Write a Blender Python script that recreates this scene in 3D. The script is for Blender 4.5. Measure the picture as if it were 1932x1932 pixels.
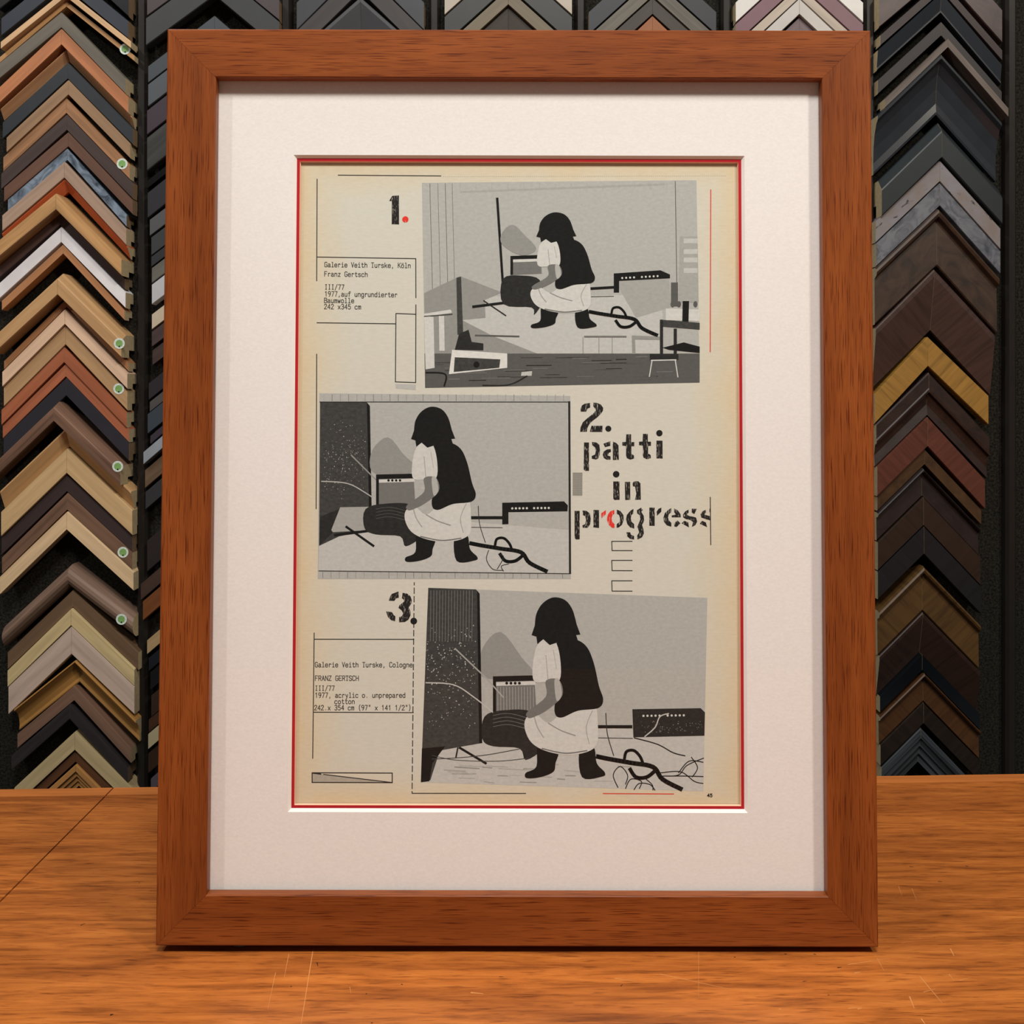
import bpy, bmesh, math, random
from mathutils import Vector, Matrix

random.seed(7)
for o in list(bpy.data.objects):
    bpy.data.objects.remove(o)
SC = bpy.context.scene
COL = SC.collection

# ------------------------------------------------------------------ camera
F, CX, CY = 1800.0, 966.0, 734.0          # focal length / principal point in 1932 px
cam = bpy.data.cameras.new('camera')
cam.sensor_width = 36.0
cam.sensor_fit = 'HORIZONTAL'
cam.lens = 36.0 * F / 1932.0
cam.shift_y = -(966.0 - CY) / 1932.0
cam.clip_start = 0.01
camo = bpy.data.objects.new('camera', cam)
camo.location = (0, 0, 0)
camo.rotation_euler = (math.pi / 2, 0, 0)
COL.objects.link(camo)
SC.camera = camo

# ------------------------------------------------------------------ world, lamps, exposure
w = bpy.data.worlds.new('room_light')
SC.world = w
w.use_nodes = True
w.node_tree.nodes['Background'].inputs[0].default_value = (1.0, 0.95, 0.90, 1)
w.node_tree.nodes['Background'].inputs[1].default_value = 0.11

def area(name, loc, target, sx, sy, power, color):
    l = bpy.data.lights.new(name, 'AREA')
    l.shape = 'RECTANGLE'
    l.size, l.size_y = sx, sy
    l.energy = power
    l.color = color
    o = bpy.data.objects.new(name, l)
    o.location = loc
    d = Vector(target) - Vector(loc)
    o.rotation_euler = d.to_track_quat('-Z', 'Y').to_euler()
    COL.objects.link(o)
    return o

area('ceiling_lamp_front', (0.05, -0.36, 1.36), (0, 0.5, 0.0), 0.42, 0.30, 21.6, (1.0, 0.96, 0.92))
area('ceiling_lamp_left', (-1.30, -0.45, 1.45), (0, 0.5, 0.0), 0.07, 0.07, 10, (1.0, 0.94, 0.88))
area('ceiling_lamp_right', (1.05, -0.50, 1.30), (0, 0.5, -0.1), 0.16, 0.16, 16.5, (1.0, 0.90, 0.78))
area('ceiling_lamp_rack', (-1.0, 0.25, 1.75), (-0.55, 1.0, -0.1), 0.5, 0.3, 8.5, (0.97, 0.985, 1.0))

vs = SC.view_settings
SC.display_settings.display_device = 'sRGB'
vs.view_transform = 'Standard'
vs.look = 'None'
vs.gamma = 1.0
vs.use_curve_mapping = False
vs.exposure = 0.0

# ------------------------------------------------------------------ material helpers
def lin(c):
    c = c / 255.0
    return c / 12.92 if c <= 0.04045 else ((c + 0.055) / 1.055) ** 2.4

def rgb(r, g, b, k=1.0):
    return (min(1, lin(r) * k), min(1, lin(g) * k), min(1, lin(b) * k), 1)

def new_mat(name, rough=0.5, spec=0.4):
    m = bpy.data.materials.new(name)
    m.use_nodes = True
    nt = m.node_tree
    b = nt.nodes['Principled BSDF']
    b.inputs['Roughness'].default_value = rough
    b.inputs['Specular IOR Level'].default_value = spec
    return m, nt, b

def N(nt, t, **kw):
    n = nt.nodes.new(t)
    for k, v in kw.items():
        setattr(n, k, v)
    return n

def coords(nt, scale, rot=(0, 0, 0), loc=(0, 0, 0)):
    tc = N(nt, 'ShaderNodeTexCoord')
    mp = N(nt, 'ShaderNodeMapping')
    mp.inputs['Scale'].default_value = scale
    mp.inputs['Rotation'].default_value = rot
    mp.inputs['Location'].default_value = loc
    nt.links.new(tc.outputs['Object'], mp.inputs['Vector'])
    return mp.outputs['Vector']

def noise(nt, vec, scale=1.0, detail=4.0, rough=0.55, dist=0.0):
    n = N(nt, 'ShaderNodeTexNoise')
    n.inputs['Scale'].default_value = scale
    n.inputs['Detail'].default_value = detail
    n.inputs['Roughness'].default_value = rough
    n.inputs['Distortion'].default_value = dist
    nt.links.new(vec, n.inputs['Vector'])
    return n.outputs['Fac']

def ramp(nt, fac, stops, interp='LINEAR'):
    r = N(nt, 'ShaderNodeValToRGB')
    r.color_ramp.interpolation = interp
    e = r.color_ramp.elements
    while len(e) < len(stops):
        e.new(0.5)
    for i, (p, c) in enumerate(stops):
        e[i].position = p
        e[i].color = c if len(c) == 4 else (*c, 1)
    nt.links.new(fac, r.inputs['Fac'])
    return r.outputs['Color']

def mix(nt, fac, a, b, mode='MIX'):
    m = N(nt, 'ShaderNodeMix', data_type='RGBA', blend_type=mode)
    if isinstance(fac, (int, float)):
        m.inputs['Factor'].default_value = fac
    else:
        nt.links.new(fac, m.inputs['Factor'])
    for s, v in (('A', a), ('B', b)):
        sock = [i for i in m.inputs if i.name == s and i.type == 'RGBA'][0]
        if isinstance(v, tuple):
            sock.default_value = v
        else:
            nt.links.new(v, sock)
    return [o for o in m.outputs if o.type == 'RGBA'][0]

def bump(nt, b, fac, strength=0.2, dist=0.001):
    bp = N(nt, 'ShaderNodeBump')
    bp.inputs['Strength'].default_value = strength
    bp.inputs['Distance'].default_value = dist
    nt.links.new(fac, bp.inputs['Height'])
    nt.links.new(bp.outputs['Normal'], b.inputs['Normal'])

def sc(c, k):
    return tuple(min(1.0, x * k) for x in c[:3]) + (1,)

def flat_mat(name, c, rough=0.6, spec=0.3, var=0.06, nscale=60):
    m, nt, b = new_mat(name, rough, spec)
    f = noise(nt, coords(nt, (nscale,) * 3), 1, 3)
    nt.links.new(ramp(nt, f, [(0.3, sc(c, 1 - var)), (0.7, sc(c, 1 + var))]), b.inputs['Base Color'])
    return m

def wood_mat(name, c, grain=0.25, rough=0.45, seed=0.0, spec=0.35):
    m, nt, b = new_mat(name, rough, spec)
    f = noise(nt, coords(nt, (9, 160, 160), loc=(seed, seed * 2, seed)), 1, 5, 0.6, 0.3)
    g = noise(nt, coords(nt, (3, 40, 40), loc=(seed * 3, 0, seed)), 1, 3)
    c1 = ramp(nt, f, [(0.30, sc(c, 1 - grain)), (0.65, sc(c, 1 + grain * 0.6))])
    c2 = ramp(nt, g, [(0.3, (1 - grain * .6,) * 3), (0.7, (1, 1, 1))])
    nt.links.new(mix(nt, 1.0, c1, c2, 'MULTIPLY'), b.inputs['Base Color'])
    return m

def burl_mat(name, c, c2, rough=0.3, seed=0.0, scale=70, spec=0.45):
    m, nt, b = new_mat(name, max(rough, .42), spec)
    f = noise(nt, coords(nt, (scale * .6, scale, scale), loc=(seed, seed, 0)), 1, 6, 0.6, 1.2)
    nt.links.new(ramp(nt, f, [(0.32, c2), (0.62, c)]), b.inputs['Base Color'])
    return m

def cross_mat(name, c, rough=0.35, seed=0.0):        # veneer with the figure running across the arm
    m, nt, b = new_mat(name, .45, 0.4)
    f = noise(nt, coords(nt, (190, 10, 14), loc=(seed, seed, 0)), 1, 4, 0.6, 0.5)
    nt.links.new(ramp(nt, f, [(0.3, sc(c, .62)), (0.5, c), (0.7, sc(c, 1.2))]), b.inputs['Base Color'])
    return m

# ------------------------------------------------------------------ object helpers
def obj(name, bm, mats, parent=None, smooth=False):
    me = bpy.data.meshes.new(name)
    bmesh.ops.recalc_face_normals(bm, faces=bm.faces[:])
    bm.to_mesh(me)
    bm.free()
    for m in (mats if isinstance(mats, (list, tuple)) else [mats]):
        me.materials.append(m)
    if smooth:
        for p in me.polygons:
            p.use_smooth = True
    o = bpy.data.objects.new(name, me)
    COL.objects.link(o)
    if parent:
        o.parent = parent
    return o

def flat_obj(name, bm, mats, parent=None):            # printed matter: keep the faces as drawn
    me = bpy.data.meshes.new(name)
    bm.to_mesh(me)
    bm.free()
    for m in (mats if isinstance(mats, (list, tuple)) else [mats]):
        me.materials.append(m)
    o = bpy.data.objects.new(name, me)
    COL.objects.link(o)
    if parent:
        o.parent = parent
    return o

def empty(name, loc=(0, 0, 0)):
    o = bpy.data.objects.new(name, None)
    o.empty_display_size = 0.02
    o.location = loc
    COL.objects.link(o)
    return o

def tag(o, label=None, cat=None, group=None, kind=None):
    if label:
        o['label'] = label
    if cat:
        o['category'] = cat
    if group:
        o['group'] = group
    if kind:
        o['kind'] = kind
    return o

def prism(bm, pts, axis_pts, mi=0):
    """closed loop of section points swept between two sections"""
    pass

def box(bm, x0, x1, y0, y1, z0, z1, mi=0):
    v = [bm.verts.new(p) for p in ((x0, y0, z0), (x1, y0, z0), (x1, y1, z0), (x0, y1, z0),
                                   (x0, y0, z1), (x1, y0, z1), (x1, y1, z1), (x0, y1, z1))]
    for f in ((0, 1, 2, 3), (4, 5, 6, 7), (0, 1, 5, 4), (1, 2, 6, 5), (2, 3, 7, 6), (3, 0, 4, 7)):
        bm.faces.new([v[i] for i in f]).material_index = mi

def poly_prism(bm, pts, z0, z1, mi=0):
    a = [bm.verts.new((x, y, z0)) for x, y in pts]
    b = [bm.verts.new((x, y, z1)) for x, y in pts]
    bm.faces.new(a).material_index = mi
    bm.faces.new(b).material_index = mi
    n = len(pts)
    for i in range(n):
        bm.faces.new((a[i], a[(i + 1) % n], b[(i + 1) % n], b[i])).material_index = mi

# ------------------------------------------------------------------ setting: back wall, floor, posts
DW = 1.0                                             # distance of the display wall
ZT = -0.2815                                         # table top level

def at(px, py, d):
    return Vector(((px - CX) / F * d, d, (CY - py) / F * d))

m, nt, b = new_mat('black_carpet', 0.95, 0.1)
f = noise(nt, coords(nt, (420,) * 3), 1, 3, 0.7)
nt.links.new(ramp(nt, f, [(0.35, (0.004, 0.004, 0.003)), (0.75, (0.035, 0.032, 0.025))]), b.inputs['Base Color'])
bump(nt, b, f, 0.6, 0.002)
CARPET = m
bm = bmesh.new()
box(bm, -1.3, 1.3, DW, DW + 0.05, -1.2, 1.3)
tag(obj('wall_back', bm, CARPET), kind='structure')

bm = bmesh.new()
box(bm, -1.3, 1.3, -1.2, DW, -1.25, -1.2)
tag(obj('floor', bm, flat_mat('grey_floor', (0.12, 0.11, 0.10, 1), 0.7)), kind='structure')

POST = flat_mat('dark_post', (0.014, 0.012, 0.010, 1), 0.42, 0.2)
for i, px in enumerate((270, 541, 820, 1095, 1369, 1638, 1905)):
    bm = bmesh.new()
    x = (px - CX) / F * (DW - 0.006)
    prof = [(-0.006, 0.0), (-0.0055, -0.007), (-0.003, -0.0105), (0.003, -0.0105), (0.0055, -0.007), (0.006, 0.0)]
    poly_prism(bm, [(x + a, DW - 0.0005 + c) for a, c in prof], -1.199, 1.25)
    tag(obj('trim_%d' % (i + 1), bm, POST), kind='structure')

# ------------------------------------------------------------------ work table
m, nt, b = new_mat('table_wood', 0.38, 0.4)
g1 = noise(nt, coords(nt, (20, 210, 60)), 1, 7, 0.66, 0.5)
g2 = noise(nt, coords(nt, (4, 30, 8), loc=(3, 1, 0)), 1, 5, 0.62, 0.8)
g3 = noise(nt, coords(nt, (62, 800, 60), loc=(1, 7, 0)), 1, 3, 0.6)
c1 = ramp(nt, g1, [(0.30, rgb(130, 70, 28)), (0.50, rgb(183, 105, 45)), (0.72, rgb(207, 126, 58))])
c2 = ramp(nt, g2, [(0.32, (0.62, 0.56, 0.50)), (0.60, (1, 1, 1))])
c3 = ramp(nt, g3, [(0.30, (0.50, 0.43, 0.38)), (0.44, (1, 1, 1))])
c = mix(nt, 1.0, mix(nt, 1.0, c1, c2, 'MULTIPLY'), c3, 'MULTIPLY')
nt.links.new(c, b.inputs['Base Color'])
nt.links.new(ramp(nt, g2, [(0.3, (0.46,) * 3), (0.7, (0.32,) * 3)]), b.inputs['Roughness'])
bump(nt, b, g3, 0.08, 0.0005)
TABLE = m
SCRATCH = flat_mat('pale_scratch', rgb(206, 140, 82), 0.5)
SPECK = flat_mat('dark_speck', rgb(50, 24, 10), 0.6)
STRIP = wood_mat('edge_strip_wood', rgb(196, 116, 56), 0.22, 0.4, 2.0)
GAP = flat_mat('seam_dark', rgb(40, 22, 12), 0.8)

def table_xy(px, py):
    d = -ZT * F / (py - CY)
    return ((px - CX) / F * d, d)

def back(x):                                         # the back edge runs slightly askew
    return 0.6835 + 0.0366 * x

SX = -0.2812                                         # seam between the boards
table = empty('work_table', (0, 0.2, ZT - 0.9))
tag(table, 'worn orange-brown wooden work table under the framed page', 'table')
tinv = Matrix.Translation(-table.location)

def tput(o):
    o.matrix_parent_inverse = Matrix.Identity(4)
    o.location = -table.location
    return o

def ribbon_on_table(bm, p, q, wpx, mi, lift=0.00006):
    a, c = Vector((*table_xy(*p), 0)), Vector((*table_xy(*q), 0))
    d = (c - a)
    if d.length < 1e-6:
        return
    n = Vector((-d.y, d.x, 0)).normalized() * (wpx * 0.00011)
    vs_ = [bm.verts.new((v.x, v.y, ZT + lift)) for v in (a - n, c - n * .4, c + n * .4, a + n)]
    f_ = bm.faces.new(vs_)
    f_.material_index = mi
    if f_.normal.z < 0:
        f_.normal_flip()

for k, (xa, xb) in enumerate(((-0.95, SX - 0.0005), (SX + 0.0005, 0.95))):
    bm = bmesh.new()
    e = 0.0128
    poly_prism(bm, [(xa, -0.12), (xb, -0.12), (xb, back(xb) - e), (xa, back(xa) - e)], ZT - 0.03, ZT, 0)
    if k == 1:
        for p, q, wd in (((591, 1790), (568, 1932), 2.2), ((545, 1800), (536, 1845), 1.4), ((520, 1835), (505, 1905), 1.2),
                         ((1245, 1838), (1385, 1868), 1.8), ((1160, 1846), (1200, 1851), 2.0), ((1600, 1820), (1680, 1808), 1.8),
                         ((1655, 1808), (1668, 1832), 1.4), ((1735, 1842), (1778, 1893), 2.2), ((1612, 1836), (1624, 1834), 3.0),
                         ((1793, 1790), (1800, 1804), 3.0), ((1716, 1880), (1725, 1903), 3.0), ((1738, 1922), (1745, 1932), 3.0),
                         ((1810, 1850), (1832, 1844), 1.6), ((1742, 1872), (1765, 1866), 1.6), ((1318, 1790), (1318, 1880), 0.9),
                         ((1695, 1672), (1702, 1690), 1.3), ((1720, 1676), (1730, 1700), 1.3), ((1600, 1903), (1626, 1900), 2.2),
                         ((1470, 1903), (1474, 1905), 4.0), ((1618, 1904), (1626, 1902), 3.0), ((1790, 1838), (1800, 1850), 2.0),
                         ((660, 1862), (662, 1875), 1.2), ((888, 1873), (912, 1875), 4.0)):
            ribbon_on_table(bm, p, q, wd, 1)
        for p, q, wd in (((1716, 1635), (1724, 1636), 3), ((1822, 1634), (1827, 1635), 3), ((1770, 1663), (1778, 1664), 3),
                         ((1580, 1826), (1588, 1825), 3), ((1562, 1877), (1565, 1878), 3), ((598, 1816), (600, 1823), 2.4),
                         ((548, 1861), (551, 1862), 3), ((757, 1857), (760, 1858), 3), ((1171, 1861), (1175, 1857), 2),
                         ((1480, 1800), (1485, 1800), 3), ((1515, 1852), (1522, 1851), 2), ((1535, 1800), (1540, 1801), 3),
                         ((1385, 1806), (1388, 1806), 3), ((942, 1843), (950, 1843), 2), ((455, 1791), (457, 1792), 3),
                         ((690, 1875), (693, 1875), 3), ((208, 1915), (214, 1914), 6), ((700, 1930), (704, 1930), 3),
                         ((152, 1746), (161, 1742), 3), ((262, 1666), (264, 1666), 3)):
            ribbon_on_table(bm, p, q, wd, 2)
    tput(obj('top_board', bm, [TABLE, SCRATCH, SPECK], table))
    bm = bmesh.new()
    poly_prism(bm, [(xa, back(xa) - e + 0.0006), (xb, back(xb) - e + 0.0006), (xb, back(xb)), (xa, back(xa))], ZT - 0.03, ZT + 0.0002, 0)
    tput(obj('edge_strip', bm, STRIP, table))
bm = bmesh.new()
poly_prism(bm, [(-0.94, -0.10), (0.94, -0.10), (0.94, back(.94) - .02), (-0.94, back(-.94) - .02)], ZT - 0.12, ZT - 0.0301)
tput(obj('apron', bm, wood_mat('apron_wood', rgb(120, 66, 30), 0.2), table))
for sx in (-0.88, 0.88):
    for y in (-0.05, 0.58):
        bm = bmesh.new()
        box(bm, sx - .035, sx + .035, y - .035, y + .035, -1.2, ZT - 0.1201)
        tput(obj('leg', bm, wood_mat('leg_wood', rgb(120, 66, 30), 0.2), table))

# ------------------------------------------------------------------ corner samples
END = flat_mat('bare_end_grain', rgb(176, 160, 126), 0.8, 0.15, 0.12, 300)
END_D = flat_mat('dark_end_grain', rgb(120, 100, 76), 0.8, 0.15, 0.12, 300)
STK_W = flat_mat('sticker_white', rgb(200, 212, 206), 0.5)
STK_G = flat_mat('sticker_green', rgb(116, 158, 92), 0.5, 0.3, 0.2, 500)
STK_D = flat_mat('sticker_black', rgb(30, 40, 30), 0.5)

PROF = {
    'flat': [(0, .94), (.03, 1), (.97, 1), (1, .95)],
    'bevel': [(0, .96), (.03, 1), (.12, 1), (.9, .66), (1, .62)],
    'cap': [(0, .62), (.02, .66), (.27, .98), (.32, 1), (.97, 1), (1, .96)],
    'scoop': [(0, .97), (.02, 1), (.07, 1), (.13, .86), (.3, .70), (.55, .60), (.8, .57), (.95, .60), (1, .58)],
    'round': [(0, .55), (.05, .72), (.14, .86), (.28, .96), (.45, 1), (.62, .98), (.8, .90), (.93, .76), (1, .6)],
    'lip': [(0, .80), (.03, .95), (.08, 1), (.14, .95), (.18, .80), (.20, .76), (.97, .80), (1, .76)],
    'inlip': [(0, .95), (.03, 1), (.84, .86), (.86, .92), (.96, .92), (1, .80)],
    'step': [(0, .95), (.03, 1), (.28, 1), (.30, .88), (.52, .88), (.54, .76), (.76, .76), (.78, .66), (1, .66)],
    'ridge': [(0, .90), (.04, .96), (.36, .96), (.40, 1), (.46, .98), (.50, .80), (.75, .70), (1, .78)],
}

def arm(name, parent, side, wd, s, v, th, prof, mats):
    """one mitred arm: section at the mitre (x=0) and at the upright end cut (x=side*wd)"""
    theta = math.atan(s) * (1 if side > 0 else -1)
    R = Matrix.Rotation(theta, 4, 'Y')
    Ri = R.inverted()
    pts = [(t * v, h * th) for t, h in PROF[prof]]
    pts = [(0.0, 0.0004)] + pts + [(v, .42 * th), (.66 * v, .42 * th), (.66 * v, 0.0004)]
    gap = 0.00012 * side
    bm = bmesh.new()
    A, B = [], []
    for dz, h in pts:
        A.append(bm.verts.new(Ri @ Vector((gap, -h, -dz))))
        B.append(bm.verts.new(Ri @ Vector((side * wd, -h, -wd * s - dz))))
    n = len(pts)
    for i in range(n):
        bm.faces.new((A[i], A[(i + 1) % n], B[(i + 1) % n], B[i])).material_index = 0
    bm.faces.new(A).material_index = 1
    bm.faces.new(B).material_index = 1
    o = obj(name, bm, mats, parent)
    o.rotation_euler = (0, theta, 0)
    return o

def disc(bm, r, y, mi, n=28, cx=0, cz=0):
    vs_ = [bm.verts.new((cx + r * math.cos(2 * math.pi * i / n), y, cz + r * math.sin(2 * math.pi * i / n))) for i in range(n)]
    f_ = bm.faces.new(vs_)
    f_.material_index = mi

MATN = [0]
def sample_mats(kind, c, c2=None):
    MATN[0] += 1
    sd = MATN[0] * 1.37
    nm = 'sample_finish'
    col = rgb(*c)
    if kind == 'wood':
        return wood_mat(nm, col, 0.20, 0.5, sd)
    if kind == 'grain':
        return wood_mat(nm, col, 0.42, 0.5, sd)
    if kind == 'paint':
        return flat_mat(nm, col, 0.45, 0.35, 0.05)
    if kind == 'gloss':
        return flat_mat(nm, col, 0.22, 0.5, 0.08)
    if kind == 'marble':
        return burl_mat(nm, rgb(*(c2 or (130, 145, 160))), col, 0.35, sd, 90)
    if kind == 'burl':
        return burl_mat(nm, col, sc(col, .45) if c2 is None else rgb(*c2), 0.32, sd, 60)
    if kind == 'cross':
        return cross_mat(nm, col, 0.35, sd)
    if kind == 'pitted':
        m, nt, b = new_mat(nm, 0.4, 0.4)
        f = noise(nt, coords(nt, (70, 200, 200), loc=(sd, 0, 0)), 1, 5, .65)
        g = noise(nt, coords(nt, (40, 60, 60), loc=(0, sd, 0)), 1, 3)
        nt.links.new(mix(nt, 1.0, ramp(nt, f, [(.30, (.06, .06, .07)), (.38, (1, 1, 1))]),
                         ramp(nt, g, [(.35, col), (.65, rgb(*(c2 or (116, 106, 100))))]), 'MULTIPLY'), b.inputs['Base Color'])
        return m
    if kind == 'stripe':
        m, nt, b = new_mat(nm, 0.5, 0.4)
        f = noise(nt, coords(nt, (6, 60, 420), loc=(sd, 0, 0)), 1, 3, .6)
        nt.links.new(ramp(nt, f, [(.38, sc(col, .3)), (.6, col)]), b.inputs['Base Color'])
        return m

# column data: the far left rack is written with its right end, the others with slopes
Z1 = lambda x, y: (60 + x / 4.83, y / 4.83)
Z2 = lambda x, y: (60 + x / 4.83, 350 + y / 4.83)
Z3 = lambda x, y: (60 + x / 4.83, 700 + y / 4.83)
Z4 = lambda x, y: (60 + x / 4.60, 1080 + y / 4.60)
Y5 = lambda x, y: (1620 + x / 4.83, y / 4.83)
Y6 = lambda x, y: (1620 + x / 4.83, 350 + y / 4.83)
Y7 = lambda x, y: (1620 + x / 4.83, 700 + y / 4.83)
Y8 = lambda x, y: (1620 + x / 4.60, 1080 + y / 4.60)

RACK = []          # (rack phrase, look, apex px, inner apex y, width L, width R, sL, sR, thickness, profile, kind, colour, colour2, sticker px)

def A(look, zo, xo, yo, yi, ze, xe, ye, sL, c, kind='wood', prof='flat', th=.020, stk=None, c2=None, wl=None):
    ax, ay = zo(xo, yo)
    iy = zo(xo, yi)[1]
    ex, ey = ze(xe, ye)
    RACK.append(('far left rack', look, ax, ay, iy, wl or (ex - ax), ex - ax, sL, (ey - ay) / (ex - ax), th, prof, kind, c, c2, stk))

A('glossy black', Z1, 295, -600, -382, Z1, 885, -60, .80, (24, 26, 30), 'gloss')
A('dark navy painted', Z1, 295, -290, -126, Z1, 880, 190, .80, (36, 44, 56), 'paint', wl=118)
A('pale tan', Z1, 312, -92, -24, Z1, 905, 375, .80, (205, 168, 124), 'wood', 'flat', .026)
A('honey tan stickered', Z1, 318, -18, 66, Z1, 938, 478, .84, (176, 132, 82), 'wood', 'flat', .020, (236, 92.5))
A('olive grey', Z1, 272, 112, 258, Z1, 855, 712, .82, (100, 95, 84), 'wood', 'flat', .022)
A('copper brown', Z1, 272, 263, 413, Z1, 882, 888, .94, (176, 112, 70), 'wood', 'flat', .024)
A('thin sand brown', Z1, 318, 440, 565, Z1, 917, 1050, .90, (178, 132, 92), 'wood', 'bevel', .018)
A('charcoal painted', Z1, 330, 570, 723, Z1, 922, 1160, .92, (40, 45, 50), 'paint', 'flat', .021)
A('grey brown oak', Z1, 335, 728, 868, Z1, 897, 1305, .93, (146, 116, 86), 'wood', 'flat', .022)
A('russet brown stickered', Z1, 318, 880, 1036, Z1, 893, 1480, .90, (158, 114, 76), 'grain', 'flat', .020, (230.4, 309))
A('dark umber', Z1, 322, 1043, 1190, Z1, 920, 1635, .88, (64, 51, 48), 'wood', 'flat', .021)
A('chestnut brown', Z1, 335, 1196, 1340, Z1, 920, 1812, .86, (100, 70, 54), 'wood', 'flat', .021)
A('blue marbled', Z1, 325, 1347, 1462, Z2, 865, 262, .84, (42, 54, 68), 'marble', 'flat', .020, None, (118, 134, 150))
A('pinkish grey wood', Z1, 298, 1467, 1624, Z2, 862, 390, .84, (165, 140, 120), 'wood', 'flat', .022)
A('thin orange red', Z1, 305, 1632, 1752, Z2, 877, 540, .86, (192, 88, 48), 'gloss', 'bevel', .020)
A('thick golden oak', Z2, 222, 72, 224, Z2, 818, 672, .80, (186, 142, 90), 'grain', 'flat', .033)
A('dark chocolate', Z2, 262, 238, 362, Z2, 851, 825, .86, (68, 48, 42), 'wood', 'flat', .019)
A('plain white', Z2, 270, 366, 520, Z2, 856, 965, .91, (214, 214, 218), 'paint', 'flat', .021)
A('slim copper tan', Z2, 288, 526, 624, Z2, 846, 1130, .92, (172, 120, 78), 'wood', 'flat', .020)
A('chunky oak stickered', Z2, 285, 802, 998, Z2, 866, 1372, .92, (190, 150, 102), 'wood', 'cap', .034, (225, 648))
A('slim caramel', Z2, 318, 1006, 1108, Z2, 886, 1594, 1.0, (160, 112, 72), 'wood', 'flat', .019)
A('cream coloured', Z2, 303, 1126, 1265, Z2, 872, 1715, 1.0, (216, 184, 154), 'wood', 'flat', .024)
A('straw coloured stickered', Z2, 310, 1272, 1452, Z3, 872, 180, 1.0, (180, 144, 102), 'wood', 'flat', .021, (224, 733.5))
A('broad rust brown', Z2, 296, 1462, 1613, Z3, 866, 365, .98, (160, 92, 60), 'wood', 'flat', .020)
A('narrow rust brown', Z2, 312, 1620, 1742, Z3, 886, 520, .98, (166, 96, 64), 'wood', 'flat', .018)
A('blue black', Z3, 316, 62, 225, Z3, 886, 632, .95, (40, 40, 48), 'paint', 'flat', .019)
A('chunky walnut stickered', Z3, 250, 255, 458, Z3, 856, 838, .94, (118, 88, 70), 'grain', 'cap', .033, (222, 880))
A('golden tan hollowed', Z3, 310, 480, 688, Z3, 905, 1010, .95, (202, 160, 108), 'wood', 'bevel', .024)
A('wide pale maple', Z3, 320, 706, 932, Z3, 917, 1250, .96, (200, 168, 120), 'wood', 'flat', .022)
A('espresso brown', Z3, 322, 938, 1098, Z3, 917, 1484, .97, (54, 43, 42), 'wood', 'flat', .019)
A('medium walnut stickered', Z3, 324, 1104, 1264, Z3, 917, 1646, .98, (112, 84, 66), 'grain', 'flat', .021, (232, 1042))
A('whitewood', Z3, 320, 1282, 1445, Z3, 928, 1808, .97, (214, 184, 142), 'wood', 'flat', .024)
A('rounded grey walnut stickered', Z4, 338, -66, 120, Z4, 905, 370, .92, (122, 98, 82), 'grain', 'round', .026, (229, 1168.5))
A('dull brown', Z4, 360, 134, 300, Z4, 926, 680, .95, (106, 82, 60), 'wood', 'flat', .020)
A('yellowish ash', Z4, 342, 306, 458, Z4, 892, 822, .97, (200, 178, 128), 'wood', 'flat', .024)
A('pinkish whitewashed', Z4, 346, 466, 708, Z4, 892, 978, .95, (190, 168, 152), 'wood', 'flat', .024)
A('antique gold scooped', Z4, 375, 766, 948, Z4, 902, 1290, .80, (172, 124, 62), 'wood', 'scoop', .026)
A('mid brown', Z4, 370, 956, 1108, Z4, 862, 1500, .84, (122, 92, 74), 'wood', 'flat', .020)
A('ebony brown', Z4, 330, 1116, 1268, Z4, 834, 1664, .88, (48, 43, 43), 'grain', 'flat', .022)
A('pale khaki', Z4, 375, 1382, 1538, Z4, 900, 1900, .925, (194, 172, 126), 'wood', 'flat', .022)
A('tobacco brown', Z4, 382, 1546, 1640, Z4, 900, 2060, .92, (98, 62, 36), 'wood', 'flat', .019)
A('grooved golden', Z4, 382, 1652, 1850, Z4, 880, 2130, .9, (190, 134, 72), 'wood', 'step', .022)

def B(look, z, yo, yi, c, kind='wood', prof='flat', th=.020, xe=278.0, c2=None):
    y0, y1 = z(0, yo)[1], z(0, yi)[1]
    s = .72 + .08 * min(1, y0 / 250) - (.04 if 400 < y0 < 700 else 0) + (.06 if y0 > 800 else 0)
    ax = 405.0
    wd = ax - xe
    RACK.append(('second rack from left', look, ax, y0 - s * wd, y1 - s * wd, wd, 122, s, s + .1, th, prof, kind, c, c2, None))

B('mauve grey', Z1, -40, 148, (78, 68, 70), 'paint')
B('slate green', Z1, 158, 420, (60, 64, 66), 'paint', xe=276)
B('blue slate', Z1, 602, 758, (72, 81, 88), 'paint', xe=280)
B('light slate', Z1, 766, 975, (88, 96, 103), 'paint', xe=280)
B('plum purple', Z1, 1004, 1232, (68, 56, 68), 'paint')
B('weathered dark', Z1, 1252, 1560, (70, 72, 69), 'grain')
B('thin jet black', Z1, 1650, 1722, (14, 14, 16), 'gloss')
B('graphite', Z2, 64, 300, (46, 47, 54), 'paint', xe=279)
B('pewter grey', Z2, 310, 462, (94, 97, 100), 'paint', xe=283)
B('steel grey', Z2, 470, 640, (64, 68, 71), 'paint', xe=286)
B('thin gunmetal', Z2, 648, 742, (52, 55, 58), 'paint', xe=286)
B('greenish grey', Z2, 750, 890, (116, 116, 106), 'wood', xe=287)
B('bright silver white', Z2, 900, 1085, (214, 219, 225), 'paint', xe=287)
B('ivory', Z2, 1172, 1312, (226, 211, 184), 'paint', xe=287)
B('cocoa brown', Z2, 1330, 1472, (80, 64, 61), 'wood', xe=287)
B('sable brown', Z2, 1500, 1640, (74, 58, 53), 'grain', xe=288)
B('violet black', Z3, 110, 265, (46, 43, 50), 'paint', xe=281)
B('thin ash grey', Z3, 280, 372, (96, 92, 91), 'wood', xe=283)
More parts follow.
